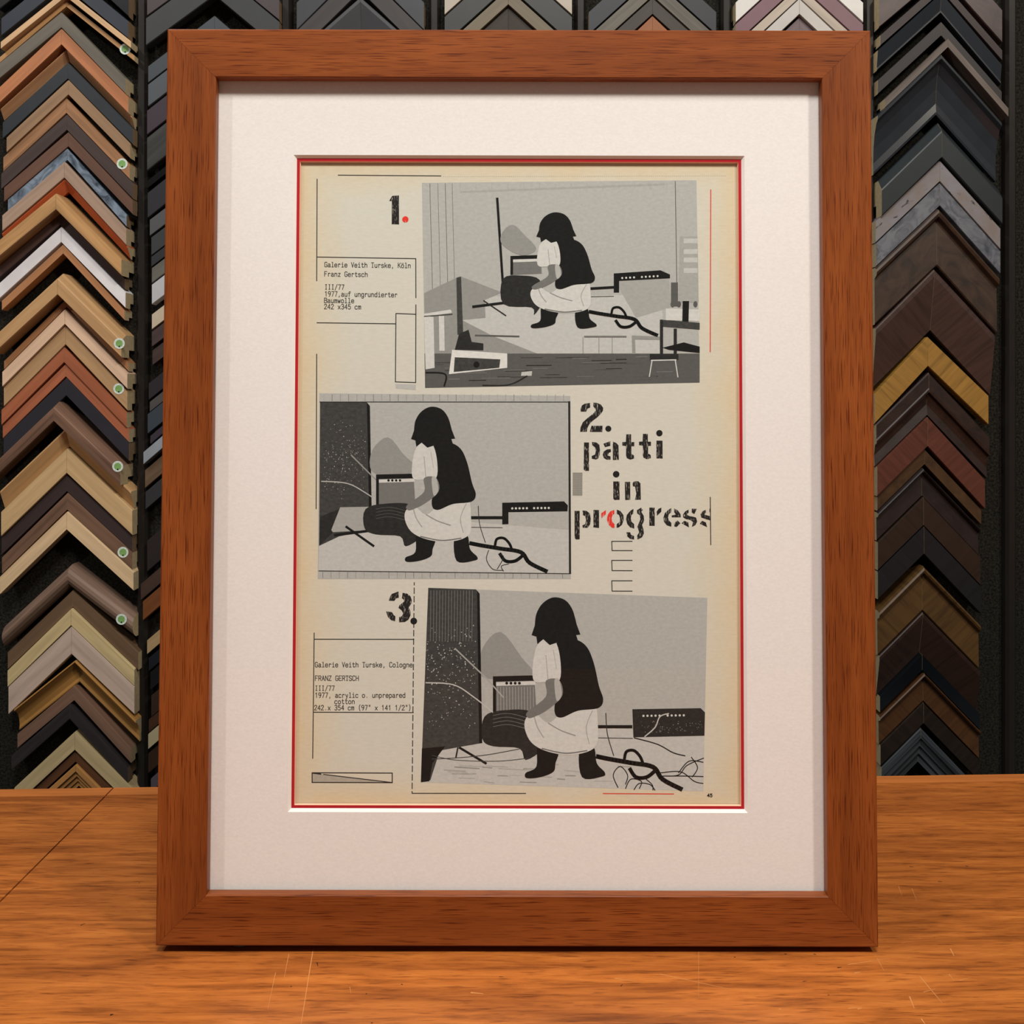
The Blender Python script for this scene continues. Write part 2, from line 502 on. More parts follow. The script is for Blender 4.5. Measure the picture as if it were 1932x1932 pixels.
B('denim blue', Z3, 390, 572, (62, 75, 86), 'paint', xe=279)
B('thin aubergine', Z3, 582, 664, (62, 57, 68), 'paint', xe=284)
B('shiny silver', Z3, 702, 850, (166, 177, 188), 'gloss', 'flat', .026, xe=271)
B('driftwood brown', Z3, 902, 1068, (126, 102, 76), 'grain', xe=274)
B('iron grey', Z3, 1100, 1262, (54, 57, 61), 'paint', xe=275)
B('wide black plum', Z3, 1545, 1830, (46, 38, 40), 'wood', xe=278)
B('walnut', Z4, 100, 240, (80, 60, 49), 'wood', xe=266)
B('bright copper', Z4, 250, 415, (140, 80, 38), 'wood', xe=270)
B('light beech', Z4, 588, 708, (206, 172, 122), 'wood', xe=278)
B('midnight navy', Z4, 742, 855, (26, 30, 38), 'paint', xe=281)
B('rough black', Z4, 866, 1020, (20, 20, 22), 'grain', xe=284)
B('mahogany brown', Z4, 1068, 1252, (62, 40, 30), 'wood', xe=286)
B('nut brown', Z4, 1276, 1384, (80, 48, 27), 'wood', xe=281)
B('creamy yellow', Z4, 1402, 1532, (206, 190, 150), 'paint', xe=280)
B('peat brown', Z4, 1572, 1742, (64, 38, 22), 'wood', xe=280)
B('lilac grey', Z4, 1790, 1900, (98, 88, 98), 'paint', xe=285)

def T(rack, look, ax, yo, yi, s, c, kind='wood', prof='flat', th=.020, wd=120):
    RACK.append((rack, look, ax, yo, yi, wd, wd, s, s, th, prof, kind, c, None, None))

R3, R4, R5, R6 = 'third rack from left', 'middle rack', 'third rack from right', 'second rack from right'
T(R3, 'blue grey', 680, -116, -62, 1.0, (62, 66, 72), 'paint')
T(R3, 'taupe', 680, -60, -15, .95, (66, 61, 58), 'wood')
T(R3, 'wide slate grey', 680, -5, 75, .88, (80, 82, 86), 'paint', 'bevel', .024)
T(R4, 'pale cream', 959, -112, -79, .9, (208, 198, 178), 'paint')
T(R4, 'forest black', 959, -77, -24, .9, (52, 56, 52), 'paint')
T(R4, 'olive tan', 959, -21, 10, .9, (136, 122, 96), 'wood', 'flat', .024)
T(R4, 'dark bronze', 959, 12, 75, .92, (74, 67, 58), 'wood', 'inlip')
T(R5, 'ink navy', 1231, -86, -42, .9, (44, 49, 56), 'paint')
T(R5, 'mottled olive grey', 1231, -40, -6, .9, (118, 112, 98), 'grain', 'flat', .022)
T(R5, 'bark brown', 1231, -4, 28, .9, (68, 60, 50), 'wood')
T(R5, 'orange pine', 1231, 30, 75, .95, (184, 108, 52), 'wood')
T(R6, 'off white', 1508, -106, -67, .92, (204, 204, 198), 'paint')
T(R6, 'dusky pink', 1508, -65, -28, .92, (112, 80, 88), 'paint')
T(R6, 'beige grey', 1508, -26, -3, .92, (172, 160, 144), 'wood')
T(R6, 'soft light grey', 1508, -2, 28, .94, (182, 178, 172), 'paint', 'flat', .024)
T(R6, 'dark mauve', 1508, 30, 75, .94, (104, 88, 92), 'wood')

def G(look, z, xo, yo, yi, sL, sR, c, kind='wood', prof='flat', th=.022, c2=None, xl=1657.0, xr=None):
    ax, ay = z(xo, yo)
    iy = z(xo, yi)[1]
    RACK.append(('far right rack', look, ax, ay, iy, ax - xl, (xr - ax) if xr else 114, sL, sR, th, prof, kind, c, c2, None))

G('purple brown mottled', Y5, 755, -530, -222, .84, 1.12, (80, 56, 56), 'burl', xl=1658)
G('wine brown', Y5, 755, -170, -72, .88, 1.14, (56, 42, 42), 'wood', xl=1661)
G('black and gold lipped', Y5, 752, -62, 132, .90, 1.18, (28, 36, 44), 'paint', 'inlip', xl=1656)
G('dark taupe', Y5, 750, 200, 330, .92, 1.15, (50, 46, 46), 'wood', 'flat', .018, xl=1656)
G('weathered grey wood', Y5, 812, 336, 436, .96, 1.14, (122, 108, 98), 'grain', 'flat', .024, xl=1670)
G('wide hollow blue black', Y5, 752, 470, 1048, .95, 1.12, (46, 51, 57), 'gloss', 'scoop', .030, xl=1656)
G('wedge shaped black', Y5, 722, 1122, 1440, .97, 1.10, (40, 48, 50), 'paint', 'cap', .026, xl=1656)
G('pitted silver', Y5, 738, 1462, 1658, .95, 1.12, (150, 148, 154), 'pitted', xl=1652)
G('cloudy slate', Y5, 738, 1668, 1880, .95, 1.12, (66, 74, 84), 'marble', c2=(104, 106, 112), xl=1653)
G('broad brown burl', Y6, 728, 196, 734, .95, 1.13, (78, 56, 38), 'burl', 'lip', .028, xl=1653, c2=(34, 24, 20))
G('broad smooth plum brown', Y6, 688, 744, 1318, 1.0, 1.08, (76, 52, 44), 'cross', 'bevel', .026, xl=1652)
G('yellow striped', Y6, 630, 1380, 1650, 1.08, .965, (178, 130, 52), 'cross', xl=1650)
G('ridged dark brown', Y7, 638, 14, 400, .98, 1.05, (56, 36, 28), 'burl', 'ridge', .024, xl=1653)
G('red mahogany striped', Y7, 628, 420, 690, .98, 1.09, (106, 54, 38), 'cross', xl=1655, xr=1858)
G('bronze brown', Y7, 598, 712, 852, .98, 1.06, (92, 62, 32), 'burl', 'flat', .018, xl=1655, xr=1851)
G('shiny edged plum', Y7, 588, 862, 1140, .98, 1.05, (46, 32, 30), 'burl', 'lip', .024, xl=1656, xr=1849)
G('deep brown', Y7, 590, 1150, 1408, .98, 1.05, (52, 34, 22), 'cross', xl=1656, xr=1849)
G('wide ebony', Y7, 594, 1416, 1668, .98, 1.05, (24, 26, 30), 'cross', xl=1656, xr=1850)
G('gold brown with plum edge', Y8, 566, -52, 330, 1.0, 1.03, (98, 68, 30), 'cross', 'lip', .026, xl=1658, xr=1850)
G('bitter chocolate', Y8, 556, 338, 690, 1.0, 1.03, (52, 31, 22), 'cross', 'bevel', .024, xl=1659, xr=1849)
G('slim black', Y8, 550, 696, 848, .98, 1.03, (14, 20, 25), 'gloss', xl=1660, xr=1848)
G('amber brown silver edged', Y8, 570, 862, 1114, .98, 1.03, (86, 52, 22), 'cross', 'lip', .024, xl=1660, xr=1850)
G('darkest brown', Y8, 562, 1122, 1308, .98, 1.03, (38, 26, 18), 'cross', xl=1661, xr=1849)
G('grey ribbed', Y8, 538, 1350, 1640, 1.0, 1.05, (70, 76, 82), 'stripe', 'step', xl=1663, xr=1848)

GOLD = flat_mat('gold_lip', rgb(150, 112, 66), 0.4)
prev = {}
for (rack, look, ax, ay, iy, wl, wr, sL, sR, th, prof, kind, c, c2, stk) in RACK:
    d = DW - th
    p = at(ax, ay, DW - th * PROF[prof][1][1])
    q = at(ax, iy, DW - th * PROF[prof][-1][1])
    lim = prev.get(rack)
    z0, k = p.z, d / F
    if lim is not None:                              # hang clear of the sample above
        xp, zi, pL, pR, eL, eR = lim[2]
        inner = lambda X: zi - 0.0003 - ((X - xp) * pR if X > xp else (xp - X) * pL)
        z0 = min(z0, inner(p.x))
        for X in (xp, min(eR, p.x + wr * k)):
            if X > p.x + 0.0005:
                sR = max(sR, (z0 - inner(X)) / (X - p.x))
        for X in (xp, max(eL, p.x - wl * k)):
            if X < p.x - 0.0005:
                sL = max(sL, (z0 - inner(X)) / (p.x - X))
    v = max(0.004, z0 - q.z)
    root = empty('corner_sample', (p.x, DW - 0.0005, z0))
    if lim is None:
        lab = '%s corner sample, topmost on %s' % (look, rack)
    else:
        lab = '%s corner sample below the %s one, %s' % (look, lim[1], rack)
    tag(root, lab, 'corner sample', 'corner samples on the ' + rack)
    prev[rack] = (z0 - v, look, (p.x, z0 - v, sL, sR, p.x - wl * k, p.x + wr * k))
    if rack in ('far right rack', 'second rack from left', R3, R4, R5):
        c = tuple(x * .81 for x in c)
    av = sum(c) / 3
    c = tuple(x * .92 + av * .06 for x in c)
    mm = sample_mats(kind, c, c2)
    endm = END if sum(c) > 240 or rack == 'far right rack' else END_D
    arm('moulding_arm', root, -1, wl * k, sL, v, th, prof, [mm, endm])
    arm('moulding_arm', root, 1, wr * k, sR, v, th, prof, [mm, endm])
    if stk:
        s_ = at(stk[0], stk[1], d - 0.0008) - Vector((p.x, DW - 0.0005, z0))
        bm = bmesh.new()
        r = 10.3 * k
        disc(bm, r, 0, 0)
        disc(bm, r * .66, -0.00004, 1)
        disc(bm, r * .16, -0.00008, 2, 10, 0, -r * .55)
        for i in range(9):
            a = 2 * math.pi * i / 9
            disc(bm, r * .05, -0.00006, 1, 6, r * .83 * math.cos(a), r * .83 * math.sin(a))
        o = flat_obj('sticker', bm, [STK_W, STK_G, STK_D], root)
        o.location = s_
        o['label'] = 'round white sticker with green centre'

# ------------------------------------------------------------------ framed page
LEAN, ROLL = math.radians(1.65), math.radians(0.13)
W_, H_ = 0.3600, 0.4618
root = empty('framed_page')
root.rotation_euler = (-LEAN, ROLL, 0)
root.location = (0.0025, 0.4747, -0.2776)
tag(root, 'brown wooden picture frame with white mat and magazine page, standing on the table', 'framed picture')
RM = Matrix.Translation(root.location) @ root.rotation_euler.to_matrix().to_4x4()
RI = RM.inverted()

def P(px, py, depth):
    """point of the framed sheet lying `depth` behind the frame's face, seen at (px, py)"""
    o_ = RI @ Vector((0, 0, 0))
    d_ = (RI.to_3x3() @ Vector(((px - CX) / F, 1, (CY - py) / F)))
    t = (depth - o_.y) / d_.y
    q = o_ + d_ * t
    return q.x, q.z

# wood of the frame
m, nt, b = new_mat('frame_wood', 0.34, 0.28)
g1 = noise(nt, coords(nt, (6, 90, 90)), 1, 6, 0.62, 0.3)
g2 = noise(nt, coords(nt, (46, 2300, 2300), loc=(2, 5, 1)), 1, 2, 0.5)
g3 = noise(nt, coords(nt, (7, 60, 60), loc=(7, 1, 3)), 1, 3, 0.6)
c1 = ramp(nt, g1, [(0.28, rgb(108, 53, 20)), (0.5, rgb(130, 67, 27)), (0.72, rgb(148, 80, 34))])
pore = ramp(nt, g2, [(0.36, (0.40, 0.27, 0.22)), (0.45, (1, 1, 1))])
dens = ramp(nt, g3, [(0.30, (0.25, 0.25, 0.25)), (0.52, (1, 1, 1))])
pore2 = mix(nt, dens, (1, 1, 1, 1), pore)
nt.links.new(mix(nt, 1.0, c1, pore2, 'MULTIPLY'), b.inputs['Base Color'])
bump(nt, b, g2, 0.06, 0.0004)
FW = m

FACE = 0.0252
LIP = 0.0053
PROFILE = [(0, .020), (0, .0009), (.00025, .0003), (.0008, 0), (.0246, 0), (.0250, .0003), (.0252, .0008), (.0252, LIP), (.0195, LIP), (.0195, .020)]

def rail(length, loc, ang):
    bm = bmesh.new()
    A_, B_ = [], []
    for u, y in PROFILE:
        A_.append(bm.verts.new((-length / 2 + u + 0.00005, y, -u)))
        B_.append(bm.verts.new((length / 2 - u - 0.00005, y, -u)))
    n = len(PROFILE)
    for i in range(n):
        bm.faces.new((A_[i], A_[(i + 1) % n], B_[(i + 1) % n], B_[i]))
    bm.faces.new(A_)
    bm.faces.new(B_)
    o = obj('frame_rail', bm, FW, root)
    o.location = loc
    o.rotation_euler = (0, ang, 0)
    return o

rail(W_, (0, 0, H_), 0)
rail(W_, (0, 0, 0), math.pi)
rail(H_, (-W_ / 2, 0, H_ / 2), -math.pi / 2)
rail(H_, (W_ / 2, 0, H_ / 2), math.pi / 2)

# glazing
m = bpy.data.materials.new('clear_glass')
m.use_nodes = True
nt = m.node_tree
nt.nodes.clear()
out = N(nt, 'ShaderNodeOutputMaterial')
tr = N(nt, 'ShaderNodeBsdfTransparent')
gl = N(nt, 'ShaderNodeBsdfGlossy')
gl.inputs['Roughness'].default_value = 0.02
tr.inputs['Color'].default_value = (0.995, 0.998, 0.996, 1)
fr = N(nt, 'ShaderNodeFresnel')
fr.inputs['IOR'].default_value = 1.3
mx = N(nt, 'ShaderNodeMixShader')
gm = N(nt, 'ShaderNodeNewGeometry')
inv = N(nt, 'ShaderNodeMath', operation='SUBTRACT')
inv.inputs[0].default_value = 1.0
nt.links.new(gm.outputs['Backfacing'], inv.inputs[1])
mu = N(nt, 'ShaderNodeMath', operation='MULTIPLY')
nt.links.new(fr.outputs[0], mu.inputs[0])
nt.links.new(inv.outputs[0], mu.inputs[1])
nt.links.new(mu.outputs[0], mx.inputs[0])
nt.links.new(tr.outputs[0], mx.inputs[1])
nt.links.new(gl.outputs[0], mx.inputs[2])
nt.links.new(mx.outputs[0], out.inputs['Surface'])
GLASS = m
IN = 0.0200
bm = bmesh.new()
box(bm, -W_ / 2 + IN, W_ / 2 - IN, LIP + .0001, LIP + .0008, IN, H_ - IN)
obj('glass_pane', bm, GLASS, root)

MY = 0.0063                                         # face of the white mat
def ring(bm, outer, win, y0, y1, bevel):
    """board with a bevelled window; outer / win = (x0, x1, z0, z1)"""
    def rect(r, y, k=0.0):
        x0, x1, z0, z1 = r
        return [bm.verts.new(p) for p in ((x0 + k, y, z0 + k), (x1 - k, y, z0 + k), (x1 - k, y, z1 - k), (x0 + k, y, z1 - k))]
    a, c = rect(outer, y0), rect(win, y0)
    d, e = rect(win, y1, bevel), rect(outer, y1)
    for i in range(4):
        j = (i + 1) % 4
        bm.faces.new((a[i], a[j], c[j], c[i])).material_index = 0
        bm.faces.new((c[i], c[j], d[j], d[i])).material_index = 1
        bm.faces.new((d[i], d[j], e[j], e[i])).material_index = 0
        bm.faces.new((e[i], e[j], a[j], a[i])).material_index = 0

tl, trr, bl, br = P(554, 293.2, MY), P(1403.5, 293.2, MY), P(543.3, 1532.6, MY), P(1412, 1533.4, MY)
win = ((tl[0] + bl[0]) / 2, (trr[0] + br[0]) / 2, (bl[1] + br[1]) / 2, (tl[1] + trr[1]) / 2)
outer = (-W_ / 2 + IN, W_ / 2 - IN, IN, H_ - IN)
m, nt, b = new_mat('white_mat_board', 0.9, 0.15)
f = noise(nt, coords(nt, (700, 700, 1100)), 1, 3, 0.6)
nt.links.new(ramp(nt, f, [(0.3, (.80, .775, .75)), (0.7, (.86, .838, .815))]), b.inputs['Base Color'])
bump(nt, b, f, 0.12, 0.0003)
MATW = m
CORE = flat_mat('white_bevel_core', (0.90, 0.88, 0.84, 1), 0.9, 0.1, 0.02)
RED = flat_mat('red_mat_board', rgb(178, 34, 44), 0.85, 0.15, 0.05)
REDC = flat_mat('pink_bevel_core', rgb(240, 190, 160), 0.9, 0.1, 0.03)
bm = bmesh.new()
ring(bm, outer, win, MY, MY + .0014, .0014)
obj('white_mat', bm, [MATW, CORE], root)
k = .0014 + .0015
win2 = (win[0] + k, win[1] - k, win[2] + k, win[3] - k)
bm = bmesh.new()
ring(bm, outer, win2, MY + .00142, MY + .0026, .0004)
obj('red_mat', bm, [RED, REDC], root)
bm = bmesh.new()
box(bm, outer[0], outer[1], MY + .0034, MY + .0075, outer[2], outer[3])
obj('backing_board', bm, flat_mat('grey_backing', (0.3, 0.29, 0.27, 1), 0.9), root)
for sx in (-1, 1):
    bm = bmesh.new()
    n = 16
    a_ = [(sx * .14 + .006 * math.cos(2 * math.pi * i / n), .012 + .006 * math.sin(2 * math.pi * i / n)) for i in range(n)]
    poly_prism(bm, a_, -0.0036, -0.00005)
    obj('rubber_bumper', bm, flat_mat('clear_rubber', (0.1, 0.1, 0.1, 1), 0.6), root)
bm = bmesh.new()                                    # fold-out easel strut behind the frame
v_ = [(-.03, .0140, .30), (.03, .0140, .30), (.045, .088, -.0020), (-.045, .088, -.0020)]
v2_ = [(x, y + .003, z) for x, y, z in v_]
vv = [bm.verts.new(p) for p in v_ + v2_]
for f_ in ((0, 1, 2, 3), (4, 5, 6, 7), (0, 1, 5, 4), (1, 2, 6, 5), (2, 3, 7, 6), (3, 0, 4, 7)):
    bm.faces.new([vv[i] for i in f_])
obj('easel_strut', bm, flat_mat('black_strut', (0.02, 0.02, 0.02, 1), 0.8), root)

# ------------------------------------------------------------------ the printed page
PY = MY + .0030
pg = (win2[0] - .004, win2[1] + .004, win2[2] - .004, win2[3] + .004)
m, nt, b = new_mat('aged_paper', 0.85, 0.15)
tc = N(nt, 'ShaderNodeTexCoord')
sep = N(nt, 'ShaderNodeSeparateXYZ')
nt.links.new(tc.outputs['Object'], sep.inputs[0])
def mth(op, a, c=None):
    n = N(nt, 'ShaderNodeMath', operation=op)
    for i, v in enumerate((a, c)):
        if v is None:
            continue
        if isinstance(v, (int, float)):
            n.inputs[i].default_value = v
        else:
            nt.links.new(v, n.inputs[i])
    return n.outputs[0]
hx, hz = (pg[1] - pg[0]) / 2, (pg[3] - pg[2]) / 2
ex = mth('SUBTRACT', hx, mth('ABSOLUTE', sep.outputs['X']))
ez = mth('SUBTRACT', hz, mth('ABSOLUTE', sep.outputs['Z']))
edge = mth('MINIMUM', ex, mth('MULTIPLY', ez, 1.2))
nz = noise(nt, coords(nt, (28, 28, 28)), 1, 4, .6)
ed = mth('ADD', edge, mth('MULTIPLY', mth('SUBTRACT', nz, 0.5), 0.022))
col = ramp(nt, mth('MULTIPLY', ed, 25.0), [(0.05, rgb(219, 203, 168)), (0.36, rgb(216, 210, 189)), (0.75, rgb(213, 214, 203))])
fib = noise(nt, coords(nt, (260, 260, 900)), 1, 4, .65)
col = mix(nt, 1.0, col, ramp(nt, fib, [(.3, (.93, .92, .90)), (.65, (1, 1, 1))]), 'MULTIPLY')
nt.links.new(col, b.inputs['Base Color'])
bump(nt, b, fib, 0.10, 0.0003)
PAPER = m
cxp, czp = (pg[0] + pg[1]) / 2, (pg[2] + pg[3]) / 2
bm = bmesh.new()
box(bm, -hx, hx, 0, .0002, -hz, hz)
page = obj('magazine_page', bm, PAPER, root)
page.location = (cxp, PY, czp)
page['label'] = 'yellowed magazine page with three grey photographs'

# inks
def ink(name, g, tint=(.965, 1, .955), var=.10, s=420):
    m, nt, b = new_mat(name, 0.8, 0.15)
    c_ = (lin(g) * tint[0], lin(g) * tint[1], lin(g) * tint[2], 1)
    f_ = noise(nt, coords(nt, (s, s, s * 1.6)), 1, 4, .7)
    nt.links.new(ramp(nt, f_, [(.3, sc(c_, 1 - var)), (.7, sc(c_, 1 + var))]), b.inputs['Base Color'])
    return m
GREYS = [26, 44, 66, 92, 118, 142, 160, 172, 186, 200, 212]
INKS = [ink('print_grey', g * 1.05 if g > 130 else g, var=.32 if g < 70 else .09) for g in GREYS]
def gi(g):
    return min(range(len(GREYS)), key=lambda i: abs(GREYS[i] - g))
BLACK = ink('print_black', 34, (1, .97, .9))
TYPE = ink('typewriter_ink', 70, (1, .97, .86))
REDI = ink('print_red', 0)
REDI.node_tree.nodes['Principled BSDF'].inputs['Base Color'].default_value = rgb(214, 62, 50)
for l in list(REDI.node_tree.links):
    if l.to_socket.name == 'Base Color':
        REDI.node_tree.links.remove(l)
def hatch(name, c_, seed):
    m, nt, b = new_mat(name, 0.8, 0.15)
    f_ = noise(nt, coords(nt, (2600, 200, 330), rot=(0, math.radians(24), 0), loc=(seed, 0, 0)), 1, 2, .5)
    nt.links.new(ramp(nt, f_, [(.60, c_), (.66, rgb(200, 197, 184))]), b.inputs['Base Color'])
    return m
HATCH = hatch('scribbled_black', rgb(38, 36, 35), 0)
HATCHR = hatch('scribbled_red', rgb(226, 58, 48), 4)

class Print:
    """flat printed shapes, each a hair above the last"""
    def __init__(self, base=0.00003, step=1.2e-6):
        self.bm = bmesh.new()
        self.y, self.step, self.small = -base, step, False
    def pt(self, p):
        x, z = P(p[0], p[1], PY)
        return self.bm.verts.new((x - cxp, self.y, z - czp))
    def poly(self, pts, mi, small=False):
        if not (small and self.small):
            self.y -= self.step
        self.small = small
        f_ = self.bm.faces.new([self.pt(p) for p in pts])
        f_.material_index = mi
        f_.normal_update()
        if f_.normal.y > 0:
            f_.normal_flip()
    def line(self, pts, w_, mi, cap=0.0):
        if not isinstance(w_, (list, tuple)):
            w_ = [w_] * len(pts)
        for i in range(len(pts) - 1):
            (x0, y0), (x1, y1) = pts[i], pts[i + 1]
            l = math.hypot(x1 - x0, y1 - y0) or 1e-6
            ux, uy = (x1 - x0) / l, (y1 - y0) / l
            e0, e1 = cap * w_[i] / 2, cap * w_[i + 1] / 2
            a0, a1 = w_[i] / 2, w_[i + 1] / 2
            x0, y0, x1, y1 = x0 - ux * e0, y0 - uy * e0, x1 + ux * e1, y1 + uy * e1
            self.small = self.small or i > 0
            self.poly([(x0 - uy * a0, y0 + ux * a0), (x1 - uy * a1, y1 + ux * a1), (x1 + uy * a1, y1 - ux * a1), (x0 + uy * a0, y0 - ux * a0)], mi, i > 0 or max(w_) < 1.3)
    def circ(self, c_, r, mi, n=20, ry=None):
        self.poly([(c_[0] + r * math.cos(2 * math.pi * i / n), c_[1] + (ry or r) * math.sin(2 * math.pi * i / n)) for i in range(n)], mi, r < 3)
    def build(self, name, mats, label=None):
        o = flat_obj(name, self.bm, mats, page)
        if label:
            o['label'] = label
        return o

def smooth(pts, n=6, closed=False):
    out_ = []
    L_ = len(pts)
    rng = range(L_ if closed else L_ - 1)
    for i in rng:
        p0 = pts[(i - 1) % L_] if (closed or i) else pts[0]
        p1, p2 = pts[i], pts[(i + 1) % L_]
        p3 = pts[(i + 2) % L_] if (closed or i + 2 < L_) else pts[-1]
        for k_ in range(n):
            t = k_ / n
            out_.append(tuple(0.5 * (2 * p1[j] + (p2[j] - p0[j]) * t + (2 * p0[j] - 5 * p1[j] + 4 * p2[j] - p3[j]) * t * t +
                                     (3 * p1[j] - p0[j] - 3 * p2[j] + p3[j]) * t ** 3) for j in (0, 1)))
    if not closed:
        out_.append(pts[-1])
    return out_

# --- ruled lines
def rules(name, items, mat, wd=1.7):
    pr = Print()
    for it in items:
        pr.line(it, wd, 0, 0.6)
    return pr.build(name, [mat])
RULE = ink('rule_ink', 44, (1, .95, .84))
rules('ruled_line', [[(638, 330.5), (832, 332)], [(598.3, 338), (597.5, 530)], [(597.5, 668), (596.5, 960)]], RULE)
rules('caption_box', [[(598, 485), (784.5, 488)], [(784.5, 488), (784.7, 562)], [(784.7, 575), (784.3, 721.5)], [(747, 591.5), (784.5, 593)],
                      [(747, 591.5), (746, 720.5)], [(746, 720.5), (784.3, 721.8)], [(598, 609), (747, 611)]], RULE)
rules('caption_box', [[(592.8, 1194), (590, 1431)], [(592.5, 1206), (781, 1206.3)], [(591, 1343.6), (780, 1344.5)]], RULE)
rules('ruled_line', [[(777.5, 1496.8), (992, 1497)], [(1340, 938), (1341, 1028)]], RULE)
for y0, y1 in ((1021.4, 1038.8), (1057.3, 1076.6), (1095.8, 1115.2)):
    rules('bracket_mark', [[(1192.8, y0), (1154.2, y0), (1154.8, y1), (1192.8, y1 + .1)]], RULE)
rules('red_rule', [[(1341, 358), (1340, 664)]], REDI, 1.8)
rules('red_rule', [[(1138, 1497.2), (1271, 1498)]], REDI, 1.8)
dash = []
yv = 1099.0
while yv < 1496:
    l = 5 if yv < 1100 else 11
    xa = 781.6 - 4.1 * (yv - 1099) / 397
    dash.append([(xa, yv), (xa - .1, min(1496, yv + l))])
    yv += l + 5.0
rules('dashed_line', dash, RULE)
pr = Print()
for i in range(134):
    x = 836 + i * 4
    pr.line([(x, 333.5 - i * .012), (x + 1.6, 333.5 - i * .012)], .9, 0)
pr.build('dotted_line', [ink('faint_ink', 165, (1, .96, .85))])
pr = Print()
pr.poly([(589, 1458), (740, 1476.5), (589, 1476.5)], 1)
pr.line([(589, 1458), (740, 1458.6), (740, 1476.6), (589, 1476.2), (589, 1458)], 1.9, 0, .8)
pr.line([(589, 1458.4), (606, 1460.6)], 2.4, 0)
pr.line([(610, 1461), (740, 1476.4)], 1.8, 0)
pr.build('wedge_diagram', [RULE, ink('wedge_tone', 172, (1, .95, .80))])
pr = Print()
pr.poly([(1080.5, 891.5), (1099, 891.7), (1098.8, 935.4), (1080.3, 935.2)], 0)
m, nt, b = new_mat('halftone_grey', .8, .15)
ch = N(nt, 'ShaderNodeTexChecker')
nt.links.new(coords(nt, (1, 1, 1), rot=(0, math.radians(45), 0)), ch.inputs['Vector'])
ch.inputs['Scale'].default_value = 2400
ch.inputs['Color1'].default_value = rgb(105, 108, 104)
ch.inputs['Color2'].default_value = rgb(176, 176, 166)
nt.links.new(ch.outputs[0], b.inputs['Base Color'])
pr.build('halftone_patch', [m])
pr = Print()
pr.poly([(746, 724.5), (784.8, 725.5), (784.6, 736), (746.4, 733)], 0)
pr.build('tone_strip', [ink('pale_tone', 188)])

# --- stencil lettering
def za(p):
    return (1060 + p[0] / 6.44, 730 + p[1] / 6.44)
def zb(p):
    return (1060 + p[0] / 6.44, 880 + p[1] / 6.44)
def z1_(p):
    return (550 + p[0] / 7.155, 290 + p[1] / 7.155)
def z3_(p):
    return (570 + p[0] / 7.728, 1090 + p[1] / 7.728)
def letters(name, tf, shapes, dots=(), label=None):
    pr = Print(0.00005)
    for s_ in shapes:
        red = s_[0] == 'red'
        pr.poly([tf(p) for p in (s_[1:] if red else s_)], 1 if red else 0)
    for d_ in dots:
        c_ = tf(d_[:2])
        pr.circ(c_, d_[2], 1 if len(d_) > 3 else (2 if len(d_) == 3 else 0))
    o = pr.build(name, [HATCH, HATCHR, BLACK])
    if label:
        o['label'] = label
t_ = [(783, 575), (842, 575), (842, 670), (880, 670), (880, 720), (845, 722), (845, 815), (875, 830), (880, 870), (830, 883), (790, 865), (780, 830), (782, 718), (735, 712), (735, 670), (778, 668)]
letters('stencil_numeral', za, [
    [(230, 300), (228, 270), (245, 225), (275, 205), (343, 195), (345, 250), (310, 265), (298, 300)],
    [(385, 190), (430, 195), (475, 215), (503, 255), (500, 290), (470, 330), (430, 370), (370, 415), (330, 460), (312, 500), (303, 545), (222, 545), (228, 490), (255, 430), (310, 380), (375, 330), (415, 285), (410, 270), (382, 235)],
    [(345, 525), (360, 472), (495, 472), (492, 547), (340, 547)]], [(565, 508, 5.7)])
letters('stencil_word', za, [
    [(270, 675), (330, 675), (330, 1020), (285, 1020), (266, 1005)],
    [(367, 668), (420, 675), (455, 700), (463, 760), (460, 820), (440, 870), (415, 882), (365, 872), (363, 840), (405, 820), (412, 780), (405, 735), (370, 710)],
    [(505, 690), (590, 658), (590, 715), (525, 732)],
    [(595, 755), (550, 758), (510, 785), (497, 825), (512, 865), (545, 884), (592, 884), (592, 845), (560, 835), (570, 800), (597, 790)],
    [(620, 665), (660, 680), (688, 710), (693, 885), (620, 888)], t_, [(x + 203, y - 5) for x, y in t_],
    [(1150, 652), (1223, 652), (1225, 870), (1148, 868)]], [(1185, 562, 6.0)])
letters('stencil_word', zb, [
    [(625, 182), (700, 182), (702, 405), (640, 408), (625, 390)], [(765, 187), (830, 187), (832, 405), (770, 408)],
    [(860, 200), (885, 178), (930, 180), (955, 205), (960, 405), (890, 405), (905, 330), (890, 245), (862, 240)]], [(660, 95, 6.2)])
